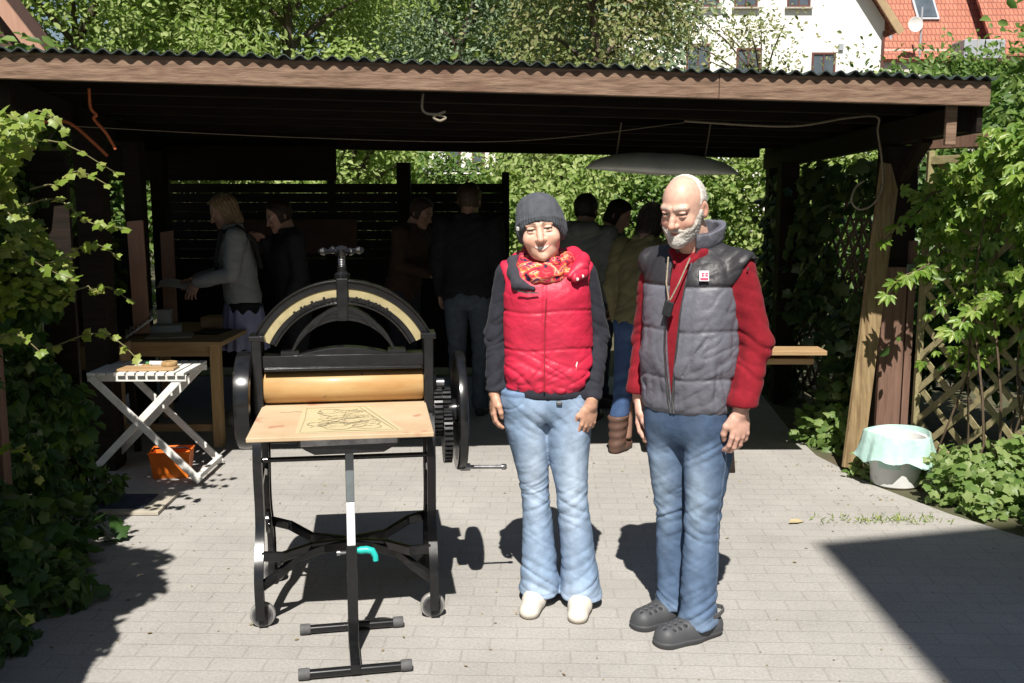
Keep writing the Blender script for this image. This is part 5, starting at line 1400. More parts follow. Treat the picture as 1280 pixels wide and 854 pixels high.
# =================================================================== people in the shade of the carport
def shade_person(label, loc, yaw, H=1.68, lean=0, hp=15, hy=0, top=(.05, .05, .05), bottom=(.08, .10, .16), hair=(.03, .02, .015), hairlen=.0, shoe_c=(.05, .04, .035),
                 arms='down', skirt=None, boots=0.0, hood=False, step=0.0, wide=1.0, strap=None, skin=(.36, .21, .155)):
    P_ = thing('person', label, 'person', loc, R(yaw), 'people working in the shade under the carport')
    s = H / 1.70; tl = math.tan(R(lean))
    def wp(p): return [p[0] / s, p[1] / s + np.maximum(p[2] / s - .92, 0) * tl, p[2] / s]
    def sh(q): return (q[0], q[1] - max(q[2] - .92, 0) * tl, q[2])
    hc = np.array(sh((0, -.03, 1.575))) + np.array([0, -.02 * lean / 20, -.04 * (lean / 30)]); hm = rotm(hy, hp + lean * .5, 0)
    tf = face_tint(skin, (.36, .15, .13), hair, squint=.4)
    if arms == 'fwd': A_ = [[(sx * .185, .01, 1.38), (sx * .215, -.06, 1.12), (sx * .13, -.30, 1.06)] for sx in (-1, 1)]
    elif arms == 'face': A_ = [[(-.185, .01, 1.38), (-.2, -.04, 1.12), (-.07, -.14, 1.37)], [(.185, .01, 1.38), (.215, .0, 1.11), (.18, -.1, .90)]]
    else: A_ = [[(sx * .19, .01, 1.39), (sx * .225, .03, 1.12), (sx * .215, -.05, .90)] for sx in (-1, 1)]
    A_ = [[sh(q) for q in a] for a in A_]
    def P1(p): return [p[0] / s, p[1] / s, p[2] / s]
    def f_head(p):
        p = P1(p); d = head_sdf(inhead(p, hc, hm)); n0 = sh((0, .03, 1.42))
        return smin(d, cap(p, tuple(hc + hm @ np.array([0, .03, -.07])), n0, .05, .058), .02) * s
    parts = [solid(f_head, tuple((hc + (-.13, -.16, -.24)) * s), tuple((hc + (.13, .2, .14)) * s), .0065, lambda V: tf((V / s - hc) @ hm), 1)]
    for i, a in enumerate(A_):
        w0 = np.array(a[2]); dv = w0 - np.array(a[1]); dv /= np.linalg.norm(dv); sx = -1 if i == 0 else 1
        U = (-sx * .5, -.8, .3) if arms == 'down' or i else (-sx * .6, .1, .7)
        lo = np.minimum(w0, w0 + dv * .2) - .08; hi = np.maximum(w0, w0 + dv * .2) + .08
        parts.append(solid(lambda p, w0=w0, dv=dv, U=U, sx=sx: hand_sdf(P1(p), w0 + dv * .01, U, (-sx, .3, -.4), dv, .94, spread=6) * s, tuple(lo * s), tuple(hi * s), .0055, skin, 1))
    def core(p):
        q = wp(p); d = loft(q, [(.9, 0, 0, .12, .09), (1.2, 0, 0, .13, .09), (1.37, 0, 0, .11, .07), (1.43, 0, .02, .06, .05)])
        for sx in (-1, 1): d = smin(d, loft(P1(p), [(.07, sx * .09, .01, .04, .05), (.45, sx * .09, 0, .045, .05), (.92, sx * .09, 0, .07, .08)]), .02)
        for a in A_: d = smin(d, chain(P1(p), a, [.045, .035, .027]), .02)
        return d * s
    yr = abs(.8 * tl) + .42
    parts.append(solid(core, (-.32 * s, -yr, .04), (.32 * s, .25, 1.5 * s), .02, skin, 1))
    skin_mesh('body', parts, M['skin'], P_)
    def f_hair(p):
        q = inhead(P1(p), hc, hm); d = skull(q) - .014 + .006 * nz(q, 60, 1) + .002 * nz(q, 220, 3)
        if hairlen: d = smin(d, ell(q, (0, .045, -.055 - hairlen * .4), (.078, .060, .075 + hairlen * .5)), .03) + .004 * np.sin(np.arctan2(q[0], q[1]) * 22)
        fr = -(q[1] - (-.045 - .5 * np.clip(q[2] - .045, -.03, .1)))
        low = -.06 - hairlen - q[2] - .3 * np.clip(q[1] - .02, 0, .08)
        return smax(d, np.maximum(np.minimum(fr, .08 - q[2] + .0), low), .01) * s
    skin_mesh('hair', [solid(f_hair, tuple((hc + (-.15, -.15, -.22 - hairlen)) * s), tuple((hc + (.15, .2, .16)) * s), .0065, hair, 0)], M['hairm'], P_)
    def f_top(p):
        q = wp(p)
        d = loft(q, [(.82 if skirt is None else .86, 0, 0, .165 * wide, .125), (.90, 0, 0, .178 * wide, .135), (1.05, 0, 0, .168 * wide, .132), (1.22, 0, 0, .178 * wide, .135), (1.35, 0, .005, .19 * wide, .115), (1.42, 0, .02, .13 * wide, .085), (1.45, 0, .02, .075, .07)], n=2.4)
        for a in A_:
            d = smin(d, chain(P1(p), a, [.075, .06, .047]), .03)
        if hood: d = smin(d, chain(q, [(-.10, -.03, 1.42), (-.09, .08, 1.44), (0, .14, 1.43), (.09, .08, 1.44), (.10, -.03, 1.42)], [.035, .05, .06, .05, .035]), .03)
        else: d = smin(d, chain(q, [(-.06, -.05, 1.44), (-.06, .06, 1.455), (.06, .06, 1.455), (.06, -.05, 1.44)], [.022, .026, .026, .022]), .02)
        return detail(d, q, lambda k: .006 * crease(k, 11, .8, 1.4, .6, 2) + .008 * perlin(k[0] * 9, k[1] * 9, k[2] * 9)) * s
    skin_mesh('jacket' if skirt is None else 'jumper', [solid(f_top, (-.36 * s, -yr, .78 * s), (.36 * s, .3, 1.54 * s), .0085, top, 1)], M['cloth'], P_)
    def f_leg(p):
        q = P1(p); d = None
        for sx in (-1, 1):
            sy = sx * step
            k = loft(q, [(.05 + boots, sx * .085, .01 + sy, .062, .07), (.3, sx * .085, .01 + sy * .8, .060, .068), (.5, sx * .088, -.005 + sy * .5, .066, .074), (.75, sx * .09, 0, .088, .102), (.9, sx * .09, 0, .09, .105)], n=2.2)
            k = k + .004 * folds(q, .45, .12, 60, 20 * sx, 1) + .005 * folds(q, .15, .08, 60, 10, 0)
            d = k if d is None else smin(d, k, .012)
        d = smin(d, loft(q, [(.78, 0, 0, .15, .11), (.84, 0, .005, .176, .13), (.95, 0, 0, .165, .12)]), .02)
        return d * s
    skin_mesh('trousers' if skirt is None else 'leggings', [solid(f_leg, (-.22 * s, -.22, .03), (.22 * s, .24, .96 * s), .008, bottom, 1)], M['denim'] if skirt is None else M['cloth'], P_)
    if skirt is not None:
        def f_sk(p):
            q = P1(p); d = loft(q, [(.56, 0, 0, .215, .175), (.7, 0, 0, .20, .16), (.85, 0, 0, .182, .14), (.95, 0, 0, .160, .12)])
            a = np.arctan2(q[0], q[1]); return (d + .010 * np.sin(a * 13 + 1.3 * np.sin(a * 3)) * np.clip((.98 - q[2]) / .4, 0, 1)) * s
        skin_mesh('skirt', [solid(f_sk, (-.26 * s, -.23, .52 * s), (.26 * s, .23, .98 * s), .008, skirt, 1)], M['cloth'], P_)
    for sx in (-1, 1):
        sy = sx * step
        def f_sh(p):
            q = P1(p); d = shoe(q, (sx * .10, -.125 + sy), (sx * .088, .05 + sy), .046, .058)
            if boots: d = smin(d, loft(q, [(.04, sx * .086, .025 + sy, .052, .062), (.14, sx * .086, .022 + sy, .055, .062), (boots + .06, sx * .086, .012 + sy, .068, .078)]), .02) + .003 * np.sin(q[2] * 110 + 20 * q[1])
            return d * s
        skin_mesh('boot' if boots else 'shoe', [solid(f_sh, (sx * .09 * s - .1, -.22 + sy, -.002), (sx * .09 * s + .1, .15 + sy, .13 + boots), .006, shoe_c, 1)], M['shoe'], P_)
    if strap is not None:
        mb_ = MB(); pts = [sh(q) for q in strap]; mb_.sweep([tuple(np.array(q) * s) for q in pts], .055, .03, up=(0, -1, .0)); mb_.build('bag_strap', M['black_fabric'], P_, bevel=.006)
    return P_
SP = shade_person
SP('blonde woman in light grey jumper and lavender skirt bent over the work table', (-1.98, 7.30, 0), -72, 1.70, lean=7, hp=22, top=(.24, .245, .25), bottom=(.012, .012, .014), hair=(.22, .15, .085), hairlen=.06, arms='fwd', skirt=(.24, .25, .38), boots=.24, shoe_c=(.30, .27, .23),
   strap=[(.07, -.16, 1.05), (.13, -.15, 1.22), (.13, -.08, 1.42), (.12, .04, 1.45), (.11, .14, 1.36), (.10, .16, 1.15)])
SP('dark-haired person in black jacket with a hand at the chin beside the blonde woman', (-1.66, 7.55, 0), -60, 1.66, lean=6, hp=20, top=(.022, .022, .026), bottom=(.02, .02, .025), arms='face', hair=(.025, .015, .01))
SP('person in a brown jacket deep in the shade behind the press', (-.92, 8.35, 0), 62, 1.68, lean=14, hp=18, top=(.06, .036, .025), bottom=(.03, .03, .04), hair=(.05, .03, .02), arms='fwd')
SP('tall man in black jacket and dark jeans with his back turned behind the press', (-.33, 7.55, 0), 172, 1.78, lean=2, hp=6, top=(.016, .016, .018), bottom=(.07, .085, .11), hair=(.05, .03, .02), wide=1.12, shoe_c=(.03, .03, .03))
SP('person in a grey hooded jacket standing right behind the woman in red', (.52, 7.35, 0), 158, 1.70, lean=4, hp=12, top=(.13, .14, .13), bottom=(.05, .06, .10), hair=(.02, .015, .012), hood=True)
SP('dark-haired person seen between the woman in red and the man, facing right', (.70, 7.9, 0), 68, 1.66, lean=10, hp=25, top=(.10, .11, .09), bottom=(.05, .06, .1), hair=(.02, .014, .01), hairlen=.03)
SP('person in olive jacket, dark jeans and brown boots bending away behind the man', (.83, 6.42, 0), 142, 1.64, lean=9, hp=22, top=(.17, .15, .075), bottom=(.045, .08, .17), hair=(.022, .015, .012), hairlen=.05, boots=.20, shoe_c=(.10, .055, .04), step=.10)
o = thing('paper_sheet', 'white paper held by the blonde woman over the table', 'paper', (-2.42, 7.18, 1.02), .2)
m_ = MB()
pv = [(-.13 + .26 * i / 6, -.10 + .2 * j / 2, .012 * math.sin(i * .9) + .02 * j) for j in range(3) for i in range(7)]
m_.add(pv, [(j * 7 + i, j * 7 + i + 1, (j + 1) * 7 + i + 1, (j + 1) * 7 + i) for j in range(2) for i in range(6)]); m_.build('sheet', M['paper'], o, smooth=True)
# ------------------------------------------------------------------ leaves
def tmpl_oval(w=.30, fold=.10, droop=.14):
    v = np.array([[0, 0, 0], [-w * .85, .32, fold], [-w * .75, .68, fold * .7], [0, 1, -droop], [w * .75, .68, fold * .7], [w * .85, .32, fold]])
    return v, [(0, 3, 2, 1), (0, 5, 4, 3)]
def tmpl_palm():
    V = []; Fc = []
    o, f = tmpl_oval(.24, .06, .22)
    for ang, l in ((-78, .62), (-38, .88), (0, 1.0), (38, .88), (78, .62)):
        a = R(ang); c, s = math.cos(a), math.sin(a); n = len(V)
        for p in o: x, y, z = p * l; V.append((x * c + y * s, -x * s + y * c + .03, z - .10 * abs(ang) / 78 * y))
        Fc += [tuple(i + n for i in q) for q in f]
    return np.array(V), Fc
def tmpl_lobed():
    pts = [(0, 0), (.24, -.10), (.47, .10), (.40, .28), (.56, .52), (.31, .62), (0, 1.0), (-.31, .62), (-.56, .52), (-.40, .28), (-.47, .10), (-.24, -.10)]
    V = [(0, .34, .07)] + [(x, y, -.10 * (abs(x) + .5 * abs(y - .34))) for x, y in pts]; n = len(pts)
    return np.array(V), [(0, 1 + i, 1 + (i + 1) % n) for i in range(n)]
def leaves_mesh(name, P_, Nn, Up, S, tmpl, mat, parent, origin=(0, 0, 0)):
    """one leaf per row of P_: normal Nn, pointing along Up, size S"""
    T, Fc = tmpl
    Nn = Nn / np.linalg.norm(Nn, axis=1)[:, None]
    Up = Up - Nn * (Up * Nn).sum(1)[:, None]; Up = Up / (np.linalg.norm(Up, axis=1)[:, None] + 1e-9)
    Sd = np.cross(Up, Nn)
    V = P_[:, None, :] + S[:, None, None] * (T[None, :, 0:1] * Sd[:, None, :] + T[None, :, 1:2] * Up[:, None, :] + T[None, :, 2:3] * Nn[:, None, :])
    V = V.reshape(-1, 3) - np.array(origin); k = len(T); n = len(P_)
    L_ = len(Fc[0]); base = np.array(Fc, np.int32)
    Q = (base[None] + (np.arange(n, dtype=np.int32) * k)[:, None, None]).reshape(-1, L_)
    me = bpy.data.meshes.new(name)
    me.vertices.add(len(V)); me.vertices.foreach_set('co', V.astype(np.float32).ravel())
    me.loops.add(Q.size); me.loops.foreach_set('vertex_index', Q.ravel())
    me.polygons.add(len(Q)); me.polygons.foreach_set('loop_start', np.arange(0, Q.size, L_, dtype=np.int32))
    try: me.polygons.foreach_set('loop_total', np.full(len(Q), L_, np.int32))
    except Exception: pass
    me.update(calc_edges=True)
    me.materials.append(mat)
    return link_mesh(name, me, parent)
def rdir(n): v = rng.normal(size=(n, 3)); return v / np.linalg.norm(v, axis=1)[:, None]

LM = {}  # far trees' haze put into the paler lime, grey and olive leaves
LM['lime'] = leafmat('lime_leaves', (.17, .26, .05), (.29, .38, .11), (.42, .48, .20), .45, rough=.6)
LM['mid'] = leafmat('mid_green_leaves', (.06, .125, .022), (.11, .19, .038), (.19, .27, .07), .38)
LM['grey'] = leafmat('grey_green_leaves', (.14, .21, .11), (.22, .30, .17), (.33, .40, .26), .40, rough=.6)
LM['olive'] = leafmat('olive_leaves', (.15, .20, .06), (.25, .29, .11), (.38, .34, .18), .42, rough=.6)
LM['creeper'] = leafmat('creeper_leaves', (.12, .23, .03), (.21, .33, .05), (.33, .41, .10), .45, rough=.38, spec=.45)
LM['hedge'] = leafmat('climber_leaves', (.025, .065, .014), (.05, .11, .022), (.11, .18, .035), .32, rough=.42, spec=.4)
LM['young_lit'] = leafmat('shoot_and_sunlit_leaves', (.16, .24, .035), (.24, .32, .06), (.34, .36, .10), .4, rough=.4)  # lighter tint also stands in for sun on the hedge's upper part
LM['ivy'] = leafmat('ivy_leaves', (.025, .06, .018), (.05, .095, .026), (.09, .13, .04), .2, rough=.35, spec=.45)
LM['herb'] = leafmat('low_plant_leaves', (.11, .19, .045), (.19, .28, .08), (.29, .36, .14), .42)

def tree(name, label, cat, base, zc, rx, rz_, nclump, per, ls, lm, trunk=.12, sig=.42, seed=0, group='trees and shrubs behind the carport', ry=None, hollow=.5, up=.5, tm=None):
    g = np.random.default_rng(100 + seed); ry = ry or rx
    t_ = thing(name, label, cat, (base[0], base[1], 0), 0, group)
    # clump centres, mostly near the outside of a lumpy crown
    dd = g.normal(size=(nclump, 3)); dd /= np.linalg.norm(dd, axis=1)[:, None]
    rad = hollow + (1 - hollow) * g.random(nclump) ** .6
    lump = 1 + .16 * np.sin(dd[:, 0] * 5 + seed) + .14 * np.sin(dd[:, 2] * 6 + 2 * seed) + .10 * np.sin(dd[:, 1] * 7 + seed)
    cc = dd * (rad * lump)[:, None] * np.array([rx, ry, rz_]) + np.array([base[0], base[1], zc])
    cc = cc[cc[:, 2] > .3]
    sz = (.55 + .9 * g.random(len(cc)))
    n = (per * sz).astype(int); idx = np.repeat(np.arange(len(cc)), n)
    P_ = cc[idx] + g.normal(size=(len(idx), 3)) * (sig * sz[idx] * .55)[:, None] * np.array([1, 1, .72])
    out = (P_ - np.array([base[0], base[1], zc])) / np.array([rx, ry, rz_])
    Nn = g.normal(size=P_.shape) * .62 + out * .35 + np.array([0, -.45, up])
    U = g.normal(size=P_.shape) + out * .7 + np.array([0, 0, -.35])
    P_[:, 2] = np.maximum(P_[:, 2], .05)
    leaves_mesh('crown', P_, Nn, U, ls * (.65 + .7 * g.random(len(P_))), tm or tmpl_oval(), lm, t_, (base[0], base[1], 0))
    mb = MB(); lr_ = random.Random(seed)
    top = zc + rz_ * .35
    pts = [(lr_.uniform(-.06, .06) * k, lr_.uniform(-.06, .06) * k, top * k / 6) for k in range(7)]
    mb.tube(pts, trunk, 9, rb=trunk * .35)
    for k in range(min(len(cc), 26)):
        c = cc[k * len(cc) // min(len(cc), 26)] - np.array([base[0], base[1], 0]); z0 = max(.25 * zc, min(top * .9, c[2] - .5 * math.hypot(c[0], c[1]) - .2)); u = z0 / top * 6
        i = min(5, int(u)); s0 = Vector(pts[i]).lerp(Vector(pts[i + 1]), u - i)
        m_ = (s0 + Vector(c)) * .5 + Vector((0, 0, .12)); mb.tube([s0, m_, Vector(c)], trunk * .38, 6, rb=.008)
    mb.build('trunk', M['bark'], t_, smooth=True)
    return t_
tree('broadleaf_tree', 'bright lime green tree rising above the left end of the carport roof', 'tree', (-5.9, 14.2), 4.0, 2.5, 3.2, 200, 210, .092, LM['lime'], seed=1, sig=.6)
tree('broadleaf_tree', 'lime green feathery tree above the carport roof left of the grey-green tree', 'tree', (-3.2, 14.6), 4.2, 1.75, 3.4, 160, 210, .098, LM['lime'], seed=2, sig=.55, tm=tmpl_oval(.2))
tree('birch_tree', 'grey-green loose tree above the middle of the carport roof', 'tree', (-.85, 18.5), 5.2, 2.35, 3.6, 210, 180, .078, LM['grey'], seed=3, sig=.6)
tree('broadleaf_tree', 'olive green tree with reddish tips in front of the white house', 'tree', (1.25, 16.5), 4.4, 1.2, 3.0, 110, 140, .09, LM['olive'], seed=4, sig=.5)
tree('broadleaf_tree', 'pale green tree standing behind the lime green trees, upper left', 'tree', (-4.6, 22.0), 5.0, 5.2, 3.6, 260, 110, .17, LM['lime'], seed=21, sig=.8, trunk=.2)
tree('broadleaf_tree', 'pale grey-green tree filling the gap behind the birch', 'tree', (.2, 24.0), 5.0, 3.4, 3.8, 240, 110, .16, LM['grey'], seed=22, sig=.8, trunk=.2)
tree('apple_tree', 'sparse apple tree whose thin branches cross the white house wall', 'tree', (3.95, 17.0), 3.3, 1.7, 1.7, 46, 60, .075, LM['olive'], seed=5, sig=.40, hollow=.25, trunk=.05)
tree('garden_shrub', 'rounded green shrub under the red tiled roof at the right', 'shrub', (7.75, 18.0), 3.0, 1.15, 1.35, 70, 90, .12, LM['mid'], seed=6)
tree('garden_shrub', 'leafy green shrub at the right edge beside the end of the roof', 'shrub', (4.45, 8.2), 1.9, .72, 1.05, 70, 80, .10, LM['mid'], seed=7, sig=.3, trunk=.05)
tree('garden_shrub', 'sunlit bright shrub behind the fence seen left of the middle gap', 'shrub', (-1.95, 12.6), 1.75, .95, 1.35, 80, 150, .075, LM['lime'], seed=8, sig=.35, trunk=.06)
tree('garden_shrub', 'wide sunlit shrub behind the fence seen between the two standing people', 'shrub', (.75, 12.9), 1.6, 1.35, 1.35, 120, 150, .075, LM['lime'], seed=9, sig=.38, trunk=.06)
tree('garden_shrub', 'low green shrub behind the fence below the little grey roof', 'shrub', (-.65, 12.2), 1.15, .75, .82, 60, 130, .07, LM['mid'], seed=10, sig=.3, trunk=.05)
tree('garden_shrub', 'green shrub behind the right side of the carport under the roof edge', 'shrub', (3.3, 11.8), 1.7, 1.0, 1.15, 90, 150, .075, LM['lime'], seed=11, sig=.35, trunk=.06)
tree('garden_shrub', 'sunlit shrub beyond the bearded man under the hanging hull', 'shrub', (2.0, 12.4), 1.3, .9, .9, 70, 140, .075, LM['mid'], seed=12, sig=.35, trunk=.06)
tree('garden_shrub', 'green shrub seen between the left posts of the carport', 'shrub', (-4.5, 10.3), 1.5, .8, 1.15, 70, 80, .10, LM['mid'], seed=13, sig=.3, trunk=.05)
tree('garden_shrub', 'dark leafy shrub outside the left side of the carport', 'shrub', (-3.5, 6.9), 1.25, .5, 1.15, 60, 80, .09, LM['mid'], seed=14, sig=.28, trunk=.05)

tree('garden_shrub', 'dense dark shrub filling the space behind the sunlit trellis', 'shrub', (3.75, 5.6), .85, .55, .95, 90, 110, .075, LM['hedge'], seed=15, sig=.25, trunk=.04, ry=1.2, hollow=.3)
tree('garden_shrub', 'dark shrub outside the shaded ivy trellis right of the carport', 'shrub', (3.1, 7.6), .95, .5, 1.05, 90, 110, .075, LM['hedge'], seed=16, sig=.25, trunk=.04, ry=1.5, hollow=.3)
# ------------------------------------------------------------------ climbing plants
def climber(name, label, cat, origin, P_, Nn, U, S, tm, lm, stems=None, extra=None, group=None, stem_r=.008):
    t_ = thing(name, label, cat, origin, 0, group)
    if isinstance(tm, list):
        sel = rng.integers(0, len(tm), len(P_))
        for i_, q_ in enumerate(tm): leaves_mesh('foliage', P_[sel == i_], Nn[sel == i_], U[sel == i_], S[sel == i_] * (1 if i_ == 0 else 1.1), q_, lm, t_, origin)
    else: leaves_mesh('foliage', P_, Nn, U, S, tm, lm, t_, origin)
    if extra is not None: leaves_mesh('outer_leaves', extra[0], extra[1], extra[2], extra[3], extra[4], extra[5], t_, origin)
    if stems:
        for s_ in stems:
            mb = MB(); mb.tube(s_, stem_r, 6, rb=stem_r * .5); mb.build('stem', M['stem_brown'] if stem_r > .006 else M['stem'], t_, world=True, smooth=True)
    return t_
def curve(a, b, sag, wob, n, g):
    a, b = np.array(a, float), np.array(b, float); out = []
    ph = g.uniform(0, 6.28, 3)
    for i in range(n):
        t = i / (n - 1); p = a + (b - a) * t; p = p + np.array([wob * math.sin(5 * t + ph[0]), wob * math.sin(6 * t + ph[1]), sag * 4 * t * (1 - t) + wob * math.sin(7 * t + ph[2])]) * (1 if 0 < i else 0)
        out.append(tuple(p))
    return out
g = np.random.default_rng(21)
# big hedge of climbers at the left
def hedge_face(y):      # x of the inner face along the drive
    return np.interp(y, [.4, 2.4, 2.9, 3.4, 3.9, 4.6, 5.2, 5.7], [-1.58, -1.58, -1.80, -2.02, -2.16, -2.27, -2.38, -2.5])
def hedge_top(y): return np.interp(y, [.4, 2.6, 3.0, 3.6, 4.6, 5.3, 5.7], [2.6, 2.75, 2.1, 2.0, 2.0, 1.85, 1.5])  # unseen near end made taller to shade the hedge beyond
n = 19000
y = g.uniform(.5, 5.3, n); top = hedge_top(y); z = g.random(n) ** .9 * top
lump = .10 * np.sin(y * 5 + z * 3) + .08 * np.sin(z * 7 - y * 3) + .07 * np.sin(y * 13 + z * 9)
dpt = g.exponential(.16, n)
lump = lump * np.where(y < 2.7, .5, 1)
foot = .30 * np.exp(-(z / .25) ** 2)
x = hedge_face(y) - .06 + lump + foot - dpt - np.clip(z - top + .5, 0, 1) ** 2 * .8
P_ = np.stack([x, y, np.maximum(z, .03)], 1)
Nn = g.normal(size=(n, 3)) * .55 + np.array([.75, -.45, .55]); U = g.normal(size=(n, 3)) * .5 + np.array([.35, -.2, -.9])
S = .038 + .050 * g.random(n)
# shoots reaching out of it in the sun
tips = [((-2.20, 4.3, 1.86), (-1.78, 4.45, 1.80)), ((-2.2, 4.5, 1.62), (-1.72, 4.5, 1.50)), ((-2.2, 4.2, 1.45), (-1.88, 4.2, 1.33)), ((-2.2, 4.6, 1.70), (-1.85, 4.6, 1.72)), ((-2.25, 4.0, 1.1), (-1.95, 4.1, 1.02)),
        ((-2.2, 4.6, .98), (-1.82, 4.7, .93)), ((-2.3, 4.4, 1.95), (-1.95, 4.5, 1.98)), ((-2.2, 3.8, .62), (-1.85, 3.8, .60)), ((-2.05, 3.4, .25), (-1.72, 3.35, .22)), ((-2.2, 4.1, 1.7), (-1.98, 4.0, 1.62)), ((-2.2, 4.4, 1.35), (-1.80, 4.6, 1.40)), ((-2.2, 5, 1.2), (-1.95, 5.0, 1.14))]
stems = []; ep = []; eu = []
for a, b in tips:
    c = curve(a, b, .05, .03, 9, g); stems.append(c)
    for k in range(2, 9):
        for s_ in (-1, 1):
            q = np.array(c[k]); ep.append(q); dv = np.array(c[min(8, k + 1)]) - np.array(c[k - 1]); eu.append(dv / np.linalg.norm(dv) * .5 + np.array([.2 * g.normal(), s_ * .7, -.35]))
ep = np.array(ep); eu = np.array(eu)
# sun-facing leaves over the upper part, lighter colour stands in for sunlight
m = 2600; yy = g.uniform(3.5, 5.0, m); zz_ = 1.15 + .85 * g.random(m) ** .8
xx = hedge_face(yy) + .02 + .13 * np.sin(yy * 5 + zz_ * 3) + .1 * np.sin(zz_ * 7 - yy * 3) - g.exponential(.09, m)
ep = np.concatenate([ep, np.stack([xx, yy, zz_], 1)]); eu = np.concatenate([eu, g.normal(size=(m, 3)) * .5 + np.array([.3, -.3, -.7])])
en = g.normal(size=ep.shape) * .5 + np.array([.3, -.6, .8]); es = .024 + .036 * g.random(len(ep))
hs_ = [curve((-2.3 + g.normal() * .08, yv, 0), (-2.25 + g.normal() * .1, yv + g.normal() * .3, 1.9), 0, .05, 10, g) for yv in np.linspace(1.0, 5.4, 14)]
climber('climbing_hedge', 'tall dark hedge of climbing plants with pale shoots along the left edge', 'hedge', (-2.25, 3.2, 0), P_, Nn, U, S, [tmpl_lobed(), tmpl_oval(.34), tmpl_palm()], LM['hedge'], stems + [], (ep, en, eu, es, tmpl_lobed(), LM['young_lit']), stem_r=.0045)
hp_ = thing('hedge_support', 'weathered post hidden inside the climbing hedge at the left', 'post', (-2.33, 4.4, 0)); mb = MB(); mb.box((0, 0, .95), (.07, .07, 1.9)); mb.build('post', M['wood_post'], hp_, bevel=.004)
for s_ in hs_[6:10]:
    mb = MB(); mb.tube([(p[0] + 2.33, p[1] - 4.4, p[2]) for p in s_], .009, 6, rb=.005); mb.build('woody_stem', M['stem_brown'], hp_, smooth=True)

# creeper over the right trellis: plane x about 2.50..2.62 between y 6.05 and 3.9
n = 5600
TD = np.array([.564, -.826]); TN = np.array([-.826, -.564]); T0 = np.array([2.50, 6.04])
u = g.uniform(.02, 1.9, n); z = g.uniform(.45, 2.10, n)
cover = (.40 * np.sin(u * 4.1 + 1.0) + .5 * np.sin(z * 4 - u * 3) + 1.9 * (z - 1.42) + .75 * (u - .55)) + g.normal(size=n) * .35
k = (cover > -.30) & (z < 1.72 + .55 * np.clip(u, 0, .6)); u, z = u[k], z[k]; n = len(u)
outw = .03 + .14 * np.clip(np.sin(u * 5 + z * 2.2), -.2, 1) + .10 * np.clip(z - 1.3, 0, 1) + g.exponential(.05, n) + .03 * g.normal(size=n)
xy = T0[None] + u[:, None] * TD[None] + outw[:, None] * TN[None]
P_ = np.stack([xy[:, 0], xy[:, 1], z], 1); Nn = g.normal(size=(n, 3)) * .42 + np.array([-.35, -.85, .75]); U = g.normal(size=(n, 3)) * .45 + np.array([-.35, -.25, -.85])
S = .042 + .045 * g.random(n)
stems = []
for uv in np.linspace(.15, 1.7, 9):
    q0 = T0 + TD * uv + TN * .02; q1 = T0 + TD * (uv + .3 * g.normal()) + TN * .03; stems.append(curve((q0[0], q0[1], .05), (q1[0], q1[1], 1.85), 0, .05, 11, g))
stems += [curve((2.50, 5.8, 1.70), (2.14, 5.75, 1.40), .05, .03, 8, g), curve((2.55, 5.8, 1.35), (2.2, 5.75, 1.08), .07, .03, 8, g), curve((2.75, 5.5, 1.15), (2.45, 5.45, .95), .05, .02, 8, g), curve((2.9, 5.2, 1.9), (2.6, 5.2, 1.75), .05, .02, 8, g)]
ep = []; eu = []
for c in stems[-4:]:
    for kk in range(2, 8):
        for s_ in (-1, 1): ep.append(np.array(c[kk]) + np.array([0, s_ * .02, 0])); eu.append(np.array([-.2 + .2 * g.normal(), s_ * .6, -.7]))
ep = np.array(ep); eu = np.array(eu); en = g.normal(size=ep.shape) * .35 + np.array([-.4, -.7, .6]); es = .055 + .04 * g.random(len(ep))
climber('wall_creeper', 'bright green five-fingered creeper spilling over the right-hand trellis', 'creeper', (2.5, 5.0, 0), P_, Nn, U, S, tmpl_palm(), LM['creeper'], stems, (ep, en, eu, es, tmpl_palm(), LM['creeper']), stem_r=.007)
# leafy growth on top, beside the corner of the roof
n = 520; P_ = np.stack([3.25 + .22 * g.normal(size=n), 5.4 + .4 * g.normal(size=n), 1.93 + .15 * g.normal(size=n)], 1)
Nn = g.normal(size=(n, 3)) * .6 + np.array([-.3, -.6, .6]); U = g.normal(size=(n, 3)) * .6 + np.array([-.2, -.2, -.6])
climber('wall_creeper', 'tuft of creeper on the top rail beside the roof corner', 'creeper', (2.85, 5.6, 0), P_, Nn, U, .07 + .05 * g.random(n), tmpl_palm(), LM['mid'], [curve((2.6 + .1 * i, 5.5, .0), (2.7 + .1 * i, 5.6, 2.0), 0, .05, 9, g) for i in range(4)], stem_r=.008)
# ivy inside the carport on the right
n = 3000; y = g.uniform(6.4, 8.9, n); z = 1.9 * g.random(n)
k = (np.sin(y * 3 + z * 2.4) + np.sin(z * 5 - y * 2.1) + g.normal(size=n) * .5) > -.35; y, z = y[k], z[k]; n = len(y)
P_ = np.stack([2.40 - .03 * (y - 6.3) - g.exponential(.05, n) + .03 * g.normal(size=n), y, z], 1)
Nn = g.normal(size=(n, 3)) * .5 + np.array([-.8, -.3, .4]); U = g.normal(size=(n, 3)) * .5 + np.array([-.2, -.1, -.8])
climber('ivy', 'dark ivy climbing the shaded trellis on the right inside the carport', 'ivy', (2.4, 7.6, 0), P_, Nn, U, .06 + .05 * g.random(n), tmpl_lobed(), LM['ivy'], [curve((2.42 - .03 * (yv - 6.3), yv, 0), (2.4 - .03 * (yv - 6.3), yv + .3 * g.normal(), 1.8), 0, .05, 9, g) for yv in np.linspace(6.5, 8.8, 9)], stem_r=.008)
